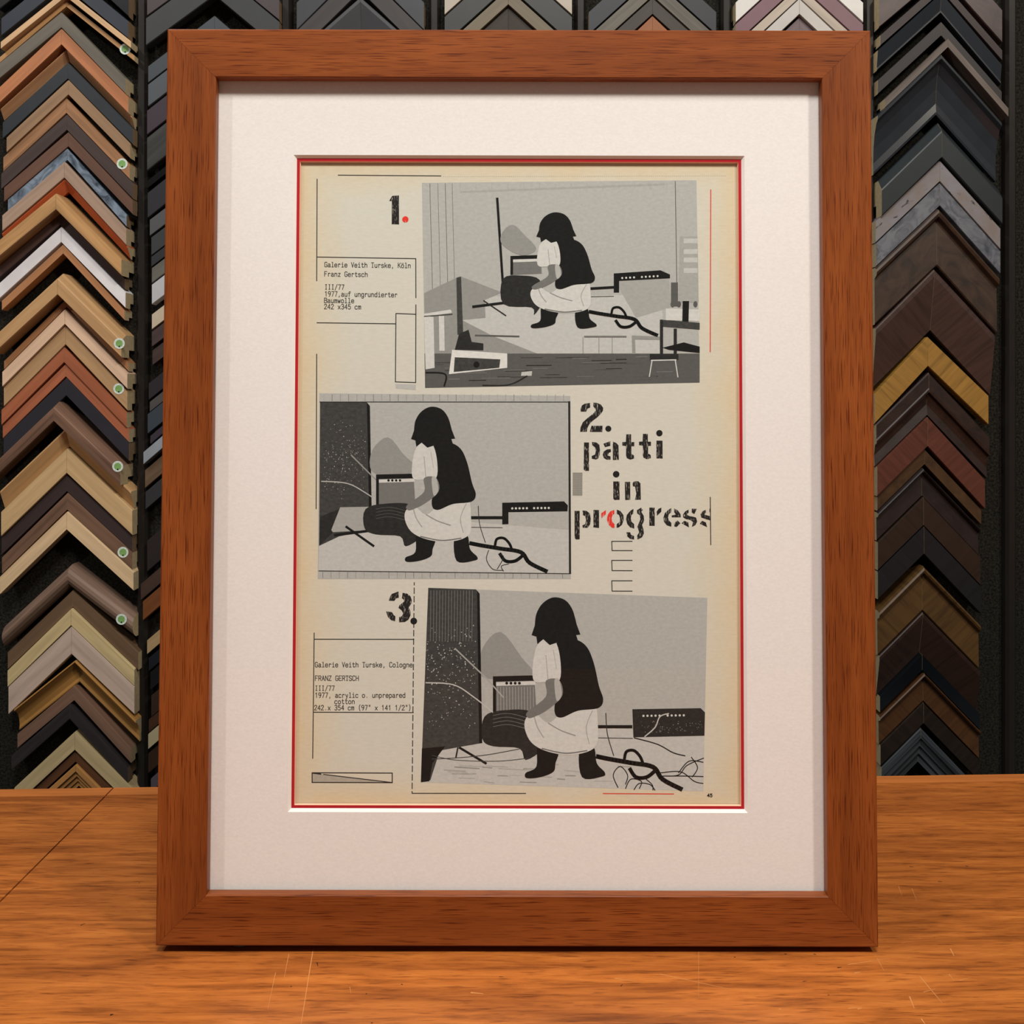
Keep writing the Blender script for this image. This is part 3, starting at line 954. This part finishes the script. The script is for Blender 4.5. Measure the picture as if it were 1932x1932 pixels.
letters('stencil_word', zb, [
    [(155, 540), (217, 540), (217, 885), (175, 888), (155, 870)],
    [(252, 535), (300, 540), (340, 570), (352, 640), (345, 700), (315, 745), (255, 745), (250, 715), (285, 700), (295, 650), (285, 605), (255, 590)],
    [(385, 528), (452, 530), (452, 748), (383, 740)],
    ['red', (478, 570), (535, 530), (535, 580), (483, 630)],
    ['red', (638, 528), (590, 545), (555, 590), (548, 650), (570, 710), (610, 745), (640, 748), (640, 700), (610, 670), (605, 630), (615, 590), (638, 575)],
    [(668, 525), (710, 540), (748, 590), (752, 650), (730, 710), (690, 742), (665, 745), (668, 700), (700, 675), (708, 630), (695, 590), (668, 575)],
    [(870, 515), (830, 540), (790, 590), (780, 640), (795, 700), (830, 740), (880, 755), (878, 700), (845, 670), (838, 630), (845, 590), (870, 570)],
    [(912, 530), (965, 500), (983, 530), (965, 550), (995, 600), (1000, 660), (975, 710), (990, 760), (998, 810), (975, 860), (920, 888), (915, 840), (940, 800), (918, 730), (935, 690), (955, 640), (945, 590), (915, 570)],
    [(785, 800), (830, 800), (840, 830), (878, 845), (878, 888), (830, 880), (795, 850)],
    [(1063, 500), (1128, 500), (1128, 722), (1063, 720)], [(1152, 550), (1175, 515), (1210, 500), (1208, 550), (1155, 600)],
    [(1330, 505), (1290, 530), (1250, 570), (1235, 620), (1240, 670), (1275, 715), (1330, 732), (1330, 685), (1300, 655), (1290, 620), (1300, 580), (1330, 555)],
    [(1365, 510), (1410, 535), (1442, 580), (1445, 618), (1335, 618), (1335, 595), (1385, 585), (1365, 555)],
    [(1365, 690), (1405, 655), (1440, 690), (1395, 735), (1368, 730)],
    [(1540, 525), (1500, 545), (1472, 585), (1475, 620), (1510, 640), (1560, 650), (1595, 675), (1580, 735), (1620, 715), (1645, 670), (1630, 620), (1590, 610), (1540, 600), (1520, 580), (1540, 560)],
    [(1580, 512), (1640, 515), (1610, 578), (1578, 560)], [(1455, 690), (1490, 660), (1535, 680), (1545, 740)],
    [(1750, 525), (1710, 545), (1685, 580), (1695, 620), (1750, 640), (1805, 655), (1805, 605), (1750, 590), (1730, 580), (1752, 560)],
    [(1675, 695), (1705, 660), (1750, 680), (1765, 738)], [(1795, 510), (1808, 500), (1808, 570), (1793, 550)]],
    label='black stencil word with one red letter')
letters('stencil_numeral', z1_, [[(1318, 635), (1360, 570), (1450, 563), (1452, 955), (1353, 952), (1355, 640), (1335, 640)]], [(1537, 887, 6.0, 'r')],
        'black stencil numeral with red dot')
letters('stencil_numeral', z3_, [
    [(1265, 335), (1275, 285), (1310, 235), (1405, 200), (1410, 290), (1370, 300), (1345, 338)],
    [(1465, 220), (1530, 230), (1580, 270), (1600, 330), (1590, 380), (1555, 430), (1580, 490), (1580, 550), (1550, 610), (1500, 645), (1412, 650), (1415, 575), (1455, 560), (1475, 520), (1450, 475), (1405, 440), (1420, 400), (1460, 370), (1490, 345), (1480, 315), (1455, 300)],
    [(1225, 490), (1310, 500), (1335, 545), (1362, 560), (1355, 635), (1300, 620), (1250, 570)]], [(1628, 632, 6.4)])

# --- typewriter captions
O_ = [(1, 4), (2.8, 4), (3.8, 3), (3.8, 1), (2.8, 0), (1, 0), (0, 1), (0, 3), (1, 4)]
ARCH = [(.2, 3), (1.4, 4), (2.8, 4), (3.7, 3.2), (3.7, 0)]
BOWL = [(3.6, 3), (2.6, 4), (1, 4), (0, 3), (0, 1), (1, 0), (2.6, 0), (3.6, 1)]
GL = {
 'G': [[(4, 5), (3, 6), (1, 6), (0, 5), (0, 1), (1, 0), (3, 0), (4, 1), (4, 2.7), (2.4, 2.7)]],
 'V': [[(0, 6), (2, 0), (4, 6)]], 'T': [[(0, 6), (4, 6)], [(2, 6), (2, 0)], [(1.2, 0), (2.8, 0)]],
 'K': [[(0, 0), (0, 6)], [(4, 6), (.2, 2.6)], [(1.3, 3.6), (4, 0)]], 'F': [[(0, 0), (0, 6), (4, 6)], [(0, 3.2), (3, 3.2)]],
 'C': [[(4, 5), (3, 6), (1, 6), (0, 5), (0, 1), (1, 0), (3, 0), (4, 1)]],
 'B': [[(0, 0), (0, 6), (3, 6), (4, 5.2), (4, 4), (3, 3.2), (0, 3.2)], [(3, 3.2), (4, 2.3), (4, .8), (3, 0), (0, 0)]],
 'R': [[(0, 0), (0, 6), (3, 6), (4, 5.2), (4, 4), (3, 3.1), (0, 3.1)], [(2, 3.1), (4, 0)]],
 'A': [[(0, 0), (2, 6), (4, 0)], [(.8, 2.2), (3.2, 2.2)]], 'N': [[(0, 0), (0, 6), (4, 0), (4, 6)]],
 'Z': [[(0, 6), (4, 6), (0, 0), (4, 0)]], 'E': [[(4, 6), (0, 6), (0, 0), (4, 0)], [(0, 3.1), (3, 3.1)]],
 'S': [[(4, 5), (3, 6), (1, 6), (0, 5), (0, 4), (1, 3.2), (3, 2.8), (4, 2), (4, 1), (3, 0), (1, 0), (0, 1)]],
 'H': [[(0, 0), (0, 6)], [(4, 0), (4, 6)], [(0, 3.1), (4, 3.1)]], 'I': [[(2, 0), (2, 6)], [(1, 6), (3, 6)], [(1, 0), (3, 0)]],
 'a': [[(.3, 3.6), (1, 4), (2.6, 4), (3.3, 3.3), (3.3, .5), (4, 0)], [(3.3, 2.3), (1, 2.2), (0, 1.5), (0, .6), (.8, 0), (2.2, 0), (3.3, .8)]],
 'c': [[(3.8, 3.2), (3, 4), (1, 4), (0, 3), (0, 1), (1, 0), (3, 0), (3.8, .8)]], 'd': [[(3.6, 6), (3.6, 0)], BOWL],
 'e': [[(0, 2.1), (3.8, 2.1), (3.8, 3), (3, 4), (1, 4), (0, 3), (0, 1), (1, 0), (3, 0), (3.8, .8)]],
 'f': [[(4, 5.6), (3.2, 6), (2.2, 6), (1.6, 5.3), (1.6, 0)], [(.4, 4), (3.4, 4)]],
 'g': [[(3.6, 4), (3.6, -1), (2.8, -1.9), (1, -1.9), (.2, -1.3)], BOWL], 'h': [[(.2, 6), (.2, 0)], ARCH],
 'i': [[(.8, 4), (2.1, 4), (2.1, 0)], [(.6, 0), (3.6, 0)], [(2, 5.3), (2.1, 5.9)]], 'k': [[(.2, 6), (.2, 0)], [(3.6, 4), (.4, 1.6)], [(1.5, 2.5), (3.8, 0)]],
 'l': [[(.8, 6), (2.1, 6), (2.1, 0)], [(.6, 0), (3.6, 0)]],
 'm': [[(0, 0), (0, 4)], [(0, 3.3), (.8, 4), (1.5, 4), (2, 3.4), (2, 0)], [(2, 3.3), (2.8, 4), (3.5, 4), (4, 3.4), (4, 0)]],
 'n': [[(.2, 4), (.2, 0)], ARCH], 'o': [O_], 'ö': [O_, [(.9, 5.3), (1, 5.8)], [(2.8, 5.3), (2.9, 5.8)]],
 'p': [[(.2, 4), (.2, -2)], [(.2, 3), (1.2, 4), (2.8, 4), (3.8, 3), (3.8, 1), (2.8, 0), (1.2, 0), (.2, 1)]],
 'r': [[(.8, 4), (.8, 0)], [(.8, 2.8), (2, 4), (3, 4), (3.8, 3.4)]],
 's': [[(3.6, 3.3), (2.8, 4), (1, 4), (.2, 3.3), (.6, 2.4), (3.2, 1.7), (3.7, .8), (2.9, 0), (1, 0), (.1, .7)]],
 't': [[(1.5, 5.6), (1.5, .8), (2.2, 0), (3.2, 0), (3.8, .6)], [(.3, 4), (3.4, 4)]],
 'u': [[(.2, 4), (.2, .8), (1.1, 0), (2.4, 0), (3.6, 1)], [(3.6, 4), (3.6, 0)]], 'w': [[(0, 4), (.9, 0), (2, 3), (3.1, 0), (4, 4)]],
 'x': [[(.2, 4), (3.8, 0)], [(3.8, 4), (.2, 0)]], 'y': [[(.2, 4), (2.1, .2)], [(3.8, 4), (1.4, -2), (.4, -2)]], 'z': [[(.3, 4), (3.7, 4), (.3, 0), (3.7, 0)]],
 '1': [[(.8, 4.8), (2.1, 6), (2.1, 0)]], '2': [[(0, 4.6), (.6, 5.6), (1.6, 6), (2.8, 6), (3.8, 5.2), (3.8, 4.2), (0, 0), (4, 0)]],
 '3': [[(.2, 5.3), (1.2, 6), (2.8, 6), (3.7, 5.2), (3.7, 4), (2.8, 3.2), (1.5, 3.2)], [(2.8, 3.2), (3.8, 2.2), (3.8, 1), (2.8, 0), (1.1, 0), (.1, .8)]],
 '4': [[(3, 0), (3, 6), (0, 1.8), (4, 1.8)]], '5': [[(3.7, 6), (.6, 6), (.4, 3.4), (1.4, 3.9), (2.8, 3.8), (3.8, 2.8), (3.8, 1.2), (2.8, 0), (1, 0), (.1, .8)]],
 '7': [[(.1, 6), (3.9, 6), (1.4, 0)]], '9': [[(3.8, 4), (2.8, 2.8), (1.1, 2.8), (.1, 3.8), (.1, 5), (1.1, 6), (2.8, 6), (3.8, 5), (3.8, 3), (2.6, .4), (1.4, 0)]],
 ',': [[(1.9, .6), (2, 0), (1.4, -1.2)]], '.': [[(1.8, .3), (2.1, .3)]], '/': [[(.2, -.8), (3.8, 6.4)]],
 '(': [[(3, 6.8), (2, 5), (1.7, 3), (2, 1), (3, -1)]], ')': [[(1, 6.8), (2, 5), (2.3, 3), (2, 1), (1, -1)]], '"': [[(1.2, 6.2), (1.2, 4.6)], [(2.8, 6.2), (2.8, 4.6)]],
}
def typed(name, lines, mat, st=1.3, cap=8.9):
    pr = Print(0.00004, 0)
    for text, x0, y0, x1, y1 in lines:
        pitch = (x1 - x0) / (len(text) - .28)
        u = pitch * .70 / 4.0
        sl = (y1 - y0) / (x1 - x0)
        v = cap / 6.0
        for i, ch_ in enumerate(text):
            for pl in GL.get(ch_, []):
                pts = []
                for gx, gy in pl:
                    x = x0 + i * pitch + gx * u
                    pts.append((x, y0 + (x - x0) * sl - gy * v))
                pr.line(pts, st, 0, .9)
    return pr.build(name, [mat])
typed('caption_text', [('Galerie Veith Turske, Köln', 612.7, 503.6, 774.6, 505.4), ('Franz Gertsch', 612.4, 521.2, 693.4, 522.2),
                       ('III/77', 613, 545.8, 649.2, 546.2), ('1977,auf ungrundierter', 613, 558.7, 749.4, 560.6),
                       ('Baumwolle', 612, 571.2, 667.8, 571.6), ('242 x345 cm', 612, 582.8, 680.8, 583.4)], TYPE)
typed('caption_text', [('Galerie Veith Turske, Cologne', 594.8, 1258.4, 778, 1258.6), ('FRANZ GERTSCH', 594.8, 1284, 676.4, 1284),
                       ('III/77', 594.8, 1302.8, 631, 1302.8), ('1977, acrylic o. unprepared', 594.8, 1316, 764.6, 1316),
                       ('cotton', 631.6, 1327.8, 669, 1327.8), ('242.x 354 cm (97" x 141 1/2")', 593.4, 1339.6, 775.8, 1339.6)], TYPE)
typed('page_number', [('45', 1334.6, 1503.4, 1343.6, 1503.4)], BLACK, 1.5, 5.6)

# --- the three printed photographs: plain studio scenes of a crouching person seen from behind
random.seed(3)
def quad_in(pr, q, u0, v0, u1, v1, mi):
    def b_(u, v):
        return tuple((q[0][j] * (1 - u) + q[1][j] * u) * (1 - v) + (q[3][j] * (1 - u) + q[2][j] * u) * v for j in (0, 1))
    pr.poly([b_(u0, v0), b_(u1, v0), b_(u1, v1), b_(u0, v1)], mi)

def person(pr, t):
    S = lambda pts: [t(p) for p in smooth(pts, 5, True)]
    # boots, trousers, torso, arm, hair
    pr.poly(S([(1016, 1404), (1052, 1416), (1048, 1440), (1044, 1456), (1020, 1466), (994, 1468), (992, 1458), (1012, 1446)]), gi(26))
    pr.poly(S([(1094, 1412), (1120, 1410), (1126, 1440), (1141, 1457), (1136, 1465), (1098, 1466)]), gi(26))
    pr.poly(S([(990, 1374), (993, 1354), (1010, 1346), (1034, 1364), (1058, 1347), (1090, 1335), (1122, 1330), (1128, 1370), (1126, 1404), (1106, 1419), (1068, 1424), (1028, 1416), (1002, 1400)]), gi(200))
    pr.line([t(p) for p in smooth([(1034, 1364), (1058, 1378), (1086, 1388)])], [2.2] * 13, gi(142))
    pr.line([t(p) for p in smooth([(1008, 1352), (1014, 1372), (1026, 1392)])], [2.2] * 13, gi(160))
    pr.line([t(p) for p in smooth([(1118, 1340), (1106, 1372), (1112, 1404)])], [1.6] * 13, gi(160))
    pr.line([t(p) for p in smooth([(1022, 1412), (1066, 1421), (1108, 1416)])], [2.4] * 13, gi(118))
    pr.poly(S([(1050, 1214), (1082, 1206), (1106, 1219), (1120, 1250), (1130, 1294), (1138, 1320), (1128, 1336), (1090, 1341), (1058, 1354), (1046, 1340), (1052, 1290)]), gi(26))
    pr.poly(S([(1010, 1226), (1028, 1205), (1048, 1211), (1057, 1244), (1056, 1282), (1034, 1286), (1006, 1282)]), gi(206))
    pr.line([t((1030, 1236)), t((1034, 1283))], 1.4, gi(160))
    pr.line([t((1044, 1226)), t((1050, 1262))], 1.4, gi(172))
    pr.poly(S([(1030, 1284), (1055, 1283), (1061, 1312), (1034, 1338), (1004, 1354), (994, 1352), (996, 1342), (1030, 1314)]), gi(118))
    pr.poly(S([(1046, 1284), (1055, 1283), (1060, 1310), (1050, 1322)]), gi(172))
    pr.poly([t(p) for p in smooth([(1009, 1180), (1012, 1158), (1024, 1138), (1044, 1127), (1066, 1132), (1080, 1150), (1088, 1178)], 5) +
             [(1095, 1197), (1087, 1198), (1091, 1211), (1080, 1209), (1072, 1220), (1052, 1212), (1037, 1217), (1025, 1206), (1014, 1215), (1012, 1201), (1003, 1198)]], gi(26))

def amp_right(pr, t, full=True):
    if full:
        pr.poly([t(p) for p in ((1193, 1338), (1322, 1336), (1330, 1344), (1329, 1388), (1195, 1391))], gi(44))
    else:
        pr.poly([t(p) for p in ((1193, 1338), (1322, 1335), (1330, 1344), (1329, 1357), (1206, 1359), (1206, 1385), (1193, 1386))], gi(26))
    for i in range(11):
        if i not in (5,):
            pr.circ(t((1214 + i * 7.6, 1350.5 - i * .1)), 2.2, gi(206), 8)
    pr.line([t((1126, 1371)), t((1193, 1371))], 6, gi(30))
    pr.line([t((1126, 1392)), t((1194, 1393))], 1.4, gi(70))

def strap(pr, t, k_):
    pr.line([t(p) for p in smooth([(1126, 1427), (1150, 1432), (1190, 1439), (1232, 1447), (1250, 1470), (1286, 1489)])], 8.5 * k_, gi(26), .4)
    pr.line([t(p) for p in smooth([(1178, 1432), (1182, 1418), (1196, 1416), (1208, 1428), (1214, 1444)])], 5.5 * k_, gi(26), .4)
    pr.line([t(p) for p in smooth([(1188, 1450), (1200, 1466), (1220, 1466), (1236, 1454)])], 7 * k_, gi(26), .4)

# photograph 3 (bottom)
q3 = [(808, 1109), (1334.5, 1128), (1327, 1493), (794, 1476)]
pr = Print()
idt = lambda p: p
pr.poly(q3, gi(172))
pr.poly([(910, 1374), (1130, 1372), (1329, 1386), (1327, 1493), (794, 1476), (800, 1400)], gi(190))
pr.poly(smooth([(909, 1226), (944, 1192), (984, 1240), (1006, 1272), (960, 1280), (909, 1276)], 4, True), gi(142))
pr.poly([(808, 1109), (898, 1112), (905, 1120), (909, 1402), (830, 1416), (812, 1472), (794, 1476)], gi(66))
for i in range(15):
    x = 813 + i * 5.6
    pr.line([(x, 1114), (x - 1, 1210)], 1.0, gi(118))
pr.poly([(900, 1114), (905, 1120), (910, 1402), (904, 1403)], gi(26))
for i in range(230):
    x, y = random.uniform(804, 898), random.triangular(1175, 1390, 1240)
    pr.circ((x, y), random.uniform(.5, 1.25), gi(random.choice((142, 172, 200))), 6)
pr.poly([(796, 1412), (840, 1408), (816, 1440), (810, 1474), (794, 1476)], gi(26))
pr.poly([(930, 1276), (1008, 1274), (1012, 1342), (932, 1346)], gi(118))
pr.poly([(930, 1276), (1008, 1274), (1008, 1284), (936, 1286), (936, 1345), (930, 1346)], gi(26))
pr.poly([(936, 1287), (1010, 1285), (1010, 1292), (936, 1294)], gi(206))
for i in range(4):
    pr.circ((956 + i * 8, 1289), 2.8, gi(26), 10)
for i in range(13):
    pr.line([(939 + i * 5.6, 1296), (939.4 + i * 5.6, 1342)], 1.0, gi(160))
pr.poly(smooth([(914, 1352), (950, 1340), (1004, 1344), (1010, 1390), (1024, 1412), (992, 1434), (980, 1412), (930, 1408), (910, 1394)], 4, True), gi(44))
for i in range(4):
    pr.line(smooth([(930, 1350 + i * 7), (960, 1346 + i * 7), (1000, 1356 + i * 7)]), .9, gi(118))
pr.line([(866, 1410), (918, 1441)], 4.5, gi(26))
pr.line([(864, 1410), (860, 1430)], 3, gi(44))
pr.line(smooth([(815, 1432), (860, 1430), (920, 1424), (985, 1412)]), 1.6, gi(66))
pr.line(smooth([(815, 1425), (860, 1434), (940, 1436), (1000, 1430)]), 1.4, gi(66))
pr.line([(858, 1223), (918, 1280), (950, 1316)], 2.6, gi(160))
pr.line(smooth([(803, 1288), (856, 1292), (895, 1316), (930, 1344)]), 2.2, gi(186))
for i in range(26):
    x, y = random.uniform(830, 1180), random.uniform(1440, 1476)
    pr.line([(x, y), (x + random.uniform(15, 50), y + random.uniform(0, 3))], random.uniform(.8, 2), gi(random.choice((142, 160, 172))))
amp_right(pr, idt)
for i in range(60):
    pr.circ((random.uniform(1210, 1326), random.uniform(1360, 1384)), random.uniform(.5, .9), gi(142), 6)
pr.line(smooth([(1262, 1346), (1245, 1352), (1236, 1372), (1216, 1390)]), 2.2, gi(186))
pr.line(smooth([(1196, 1392), (1240, 1404), (1270, 1420), (1293, 1426)]), 2.0, gi(26))
pr.line(smooth([(1143, 1345), (1146, 1385), (1158, 1426)]), 1.6, gi(44))
strap(pr, idt, 1)
for pts in ([(1166, 1486), (1157, 1462), (1170, 1446), (1184, 1462), (1180, 1480)], [(1180, 1488), (1190, 1470), (1210, 1474), (1206, 1488)],
            [(1196, 1490), (1206, 1478), (1226, 1480), (1236, 1491)], [(1214, 1466), (1230, 1480), (1232, 1491)],
            [(1250, 1464), (1280, 1462), (1296, 1444), (1328, 1430)], [(1246, 1458), (1284, 1456), (1310, 1474), (1327, 1478)],
            [(1280, 1458), (1300, 1436), (1327, 1438)], [(1304, 1428), (1316, 1448), (1306, 1466)], [(1250, 1464), (1290, 1464), (1327, 1465)]):
    pr.line(smooth(pts), 1.7, gi(26))
person(pr, idt)
pr.build('printed_photograph', INKS, 'grey photograph at the foot of the page')

# photograph 2 (middle)
q2 = [(602.5, 742), (1076, 747), (1077, 1092.5), (599.5, 1092.5)]
t2 = lambda p: (800 + (p[0] - 1030) * .905, 1060 + (p[1] - 1468) * .858)
pr = Print()
pr.poly(q2, gi(172))
for i in range(30):
    x = 611 + i * 15.6
    pr.line([(x, 744), (x, 757)], 1, gi(random.choice((118, 142, 160))))
    pr.line([(x - 2, 1079), (x - 2, 1091)], 1, gi(random.choice((118, 142, 160))))
pr.poly([(604, 758), (1074, 759), (1074, 1082), (601, 1077)], gi(172))
pr.poly([(700, 985), (890, 985), (1074, 1000), (1074, 1082), (601, 1077), (602, 1030), (640, 1012)], gi(186))
pr.poly([(604, 758), (692, 759), (698, 766), (702, 1000), (640, 1012), (602, 1030)], gi(66))
pr.poly([(692, 759), (698, 766), (702, 1000), (697, 1001), (693, 800)], gi(26))
for i in range(190):
    x, y = random.uniform(607, 690), random.triangular(790, 950, 860)
    pr.circ((x, y), random.uniform(.5, 1.1), gi(random.choice((118, 142, 172))), 6)
pr.poly([(604, 975), (640, 960), (628, 1005), (602, 1030)], gi(44))
pr.poly(smooth([(702, 850), (732, 825), (762, 858), (788, 886), (745, 898), (702, 890)], 4, True), gi(132))
pr.poly([(642, 957), (699, 956), (700, 1000), (628, 1004), (625, 1000)], gi(160))
pr.line([(630, 1010), (700, 1001)], 5, gi(26))
pr.line([(652, 993), (706, 1031)], 4.5, gi(26))
pr.line([(662, 858), (706, 902), (735, 930)], 2.4, gi(142))
pr.line(smooth([(606, 908), (655, 912), (690, 930), (722, 952)]), 2.0, gi(172))
pr.poly([t2(p) for p in ((930, 1276), (1008, 1274), (1012, 1342), (932, 1346))], gi(118))
pr.poly([t2(p) for p in ((930, 1276), (1008, 1274), (1008, 1284), (936, 1286), (936, 1345), (930, 1346))], gi(26))
pr.poly([t2(p) for p in ((936, 1287), (1010, 1285), (1010, 1292), (936, 1294))], gi(200))
for i in range(4):
    pr.circ(t2((956 + i * 8, 1289)), 2.4, gi(26), 10)
pr.poly([t2(p) for p in smooth([(908, 1352), (950, 1340), (1004, 1344), (1010, 1390), (1024, 1412), (992, 1434), (980, 1412), (930, 1408), (906, 1394)], 4, True)], gi(44))
for i in range(4):
    pr.line([t2(p) for p in smooth([(930, 1352 + i * 7), (960, 1348 + i * 7), (1000, 1358 + i * 7)])], .8, gi(92))
pr.line([(727, 1008), (770, 1010)], 1.2, gi(44))
amp_right(pr, t2, False)
strap(pr, t2, .9)
for pts in ([(922, 1038), (918, 1056), (930, 1074), (950, 1076)], [(938, 1074), (950, 1052), (944, 1046)], [(950, 1078), (946, 1068), (960, 1064)]):
    pr.line(smooth(pts), 1.5, gi(44))
pr.line(smooth([t2(p) for p in ((1143, 1345), (1146, 1385), (1158, 1426))]), 1.4, gi(44))
person(pr, t2)
pr.line([(603, 758.4), (1075, 758.6)], 1.5, gi(44))
pr.line([(601, 1077), (1075, 1082.4)], 1.5, gi(44))
pr.line([(1074, 757), (1075.5, 1083)], 4, gi(44))
pr.build('printed_photograph', INKS, 'grey photograph beside the stencil words')

# photograph 1 (top)
q1 = [(796, 345), (1314, 340), (1320, 722), (802, 732)]
t1 = lambda p: (1034 + (p[0] - 1030) * .82, 619 + (p[1] - 1468) * .64)
pr = Print()
pr.poly(q1, gi(178))
for i, x in enumerate((811, 826, 840, 853)):
    pr.line([(x, 346), (x + 6, 590)], 1, gi(118 if i % 2 else 92))
for i in range(14):
    x = 868 + i * 30
    pr.line([(x, 346), (x, 358)], 1, gi(160))
pr.line([(868, 362.5), (1255, 348)], 4, gi(166))
pr.line([(1274, 342), (1277, 540)], 1.4, gi(92))
pr.poly([(865, 560), (1250, 556), (1250, 668), (865, 668)], gi(192))
pr.poly([(1160, 530), (1262, 522), (1266, 580), (1200, 600)], gi(160))
pr.poly([(800, 553), (868, 521), (948, 552), (915, 566), (916, 600), (872, 604), (930, 634), (1016, 668), (803, 668)], gi(142))
pr.poly([(861, 524), (870, 522), (874, 630), (863, 632)], gi(66))
pr.line([(896, 633), (980, 635)], 3.5, gi(92))
pr.poly([(801, 667), (1320, 667), (1320, 722), (802, 732)], gi(82))
for i in range(46):
    x, y = random.uniform(806, 1260), random.uniform(671, 719)
    pr.line([(x, y), (x + random.uniform(20, 55), y - .4)], random.uniform(.8, 1.8), gi(random.choice((66, 118, 92, 44))))
pr.poly([(800, 596), (818, 598), (820, 694), (803, 697)], gi(206))
pr.poly([(800, 592), (850, 584), (853, 590), (834, 593), (800, 597)], gi(206))
pr.line([(800, 597), (854, 593)], 2, gi(66))
pr.poly([(828, 596), (838, 596), (839, 662), (829, 662)], gi(200))
pr.poly([(866, 630), (884, 622), (890, 645), (912, 648), (912, 661), (858, 660)], gi(40))
pr.poly([(853, 660), (957, 667), (957, 694), (847, 706)], gi(212))
pr.poly([(858, 674), (944, 678), (942, 694), (856, 702)], gi(66))
pr.circ((899, 688), 6, gi(26), 12)
pr.poly([(984, 702), (1004, 700), (1003, 709), (983, 709)], gi(186))
pr.line(smooth([(803, 703), (840, 706), (838, 729)]), 3, gi(26))
pr.line(smooth([(995, 709), (960, 726), (910, 727)]), 2.6, gi(44))
pr.line([(938, 373), (951, 570)], 4.6, gi(26))
pr.line([(891, 579), (962, 570)], 5, gi(30))
pr.line([(912, 567), (955, 596)], 2.4, gi(40))
pr.poly(smooth([(947, 440), (967, 424), (990, 444), (1012, 470), (984, 482), (948, 462)], 4, True), gi(142))
pr.poly([(963, 483), (1020, 481), (1022, 516), (965, 519)], gi(118))
pr.poly([(963, 483), (1020, 481), (1020, 488), (968, 489), (968, 518), (963, 519)], gi(26))
pr.poly([(968, 490), (1020, 488), (1020, 493), (968, 495)], gi(200))
pr.poly(smooth([(949, 526), (985, 520), (1018, 528), (1024, 566), (1008, 594), (1003, 580), (950, 574)], 4, True), gi(44))
pr.poly([(1158, 516), (1246, 510), (1264, 518), (1264, 525), (1168, 530), (1168, 552), (1158, 552)], gi(26))
for i in range(10):
    if i != 4:
        pr.circ((1174 + i * 7.4, 524.6 - i * .4), 2.0, gi(206), 8)
pr.line([(1108, 545), (1158, 542)], 5, gi(30))
pr.line([(1108, 560), (1158, 559)], 1.2, gi(70))
pr.poly([(1283, 446), (1316, 446), (1318, 570), (1280, 570)], gi(160))
for y in (450, 470, 486, 506):
    pr.poly([(1290, y), (1316, y), (1316, y + 9), (1290, y + 9)], gi(186))
pr.poly([(1266, 533), (1279, 533), (1279, 578), (1266, 578)], gi(92))
pr.poly([(1256, 582), (1320, 584), (1320, 606), (1256, 604)], gi(200))
pr.poly([(1288, 568), (1300, 568), (1299, 607), (1287, 607)], gi(26))
for x in (1269, 1281, 1312):
    pr.circ((x, 574), 4, gi(92), 10, 6)
pr.poly([(1245, 603), (1320, 609), (1320, 622), (1245, 616)], gi(66))
pr.poly([(1245, 603), (1251, 603), (1251, 669), (1245, 669)], gi(44))
pr.poly([(1271, 620), (1277, 620), (1277, 672), (1271, 672)], gi(44))
pr.poly([(1250, 656), (1290, 646), (1320, 654), (1320, 666), (1262, 660)], gi(26))
pr.poly([(1192, 633), (1245, 635), (1245, 641), (1198, 640), (1199, 668), (1193, 668)], gi(142))
for x in (1100, 1130, 1155):
    pr.line([(x, 636), (x, 667)], 1.2, gi(142))
pr.line([(1102, 635), (1182, 635)], 3, gi(118))
pr.poly([(1226, 668), (1280, 668), (1280, 679), (1226, 680)], gi(44))
pr.line([(1228, 680), (1276, 679)], 2.2, gi(206))
pr.line([(1230, 681), (1225, 711)], 2.0, gi(200))
pr.line([(1274, 680), (1279, 712)], 2.0, gi(200))
s1 = lambda p: (1112 + (p[0] - 1126) * .80, 588 + (p[1] - 1427) * .72)
strap(pr, s1, .78)
person(pr, t1)
pr.build('printed_photograph', INKS, 'grey photograph at the head of the page')
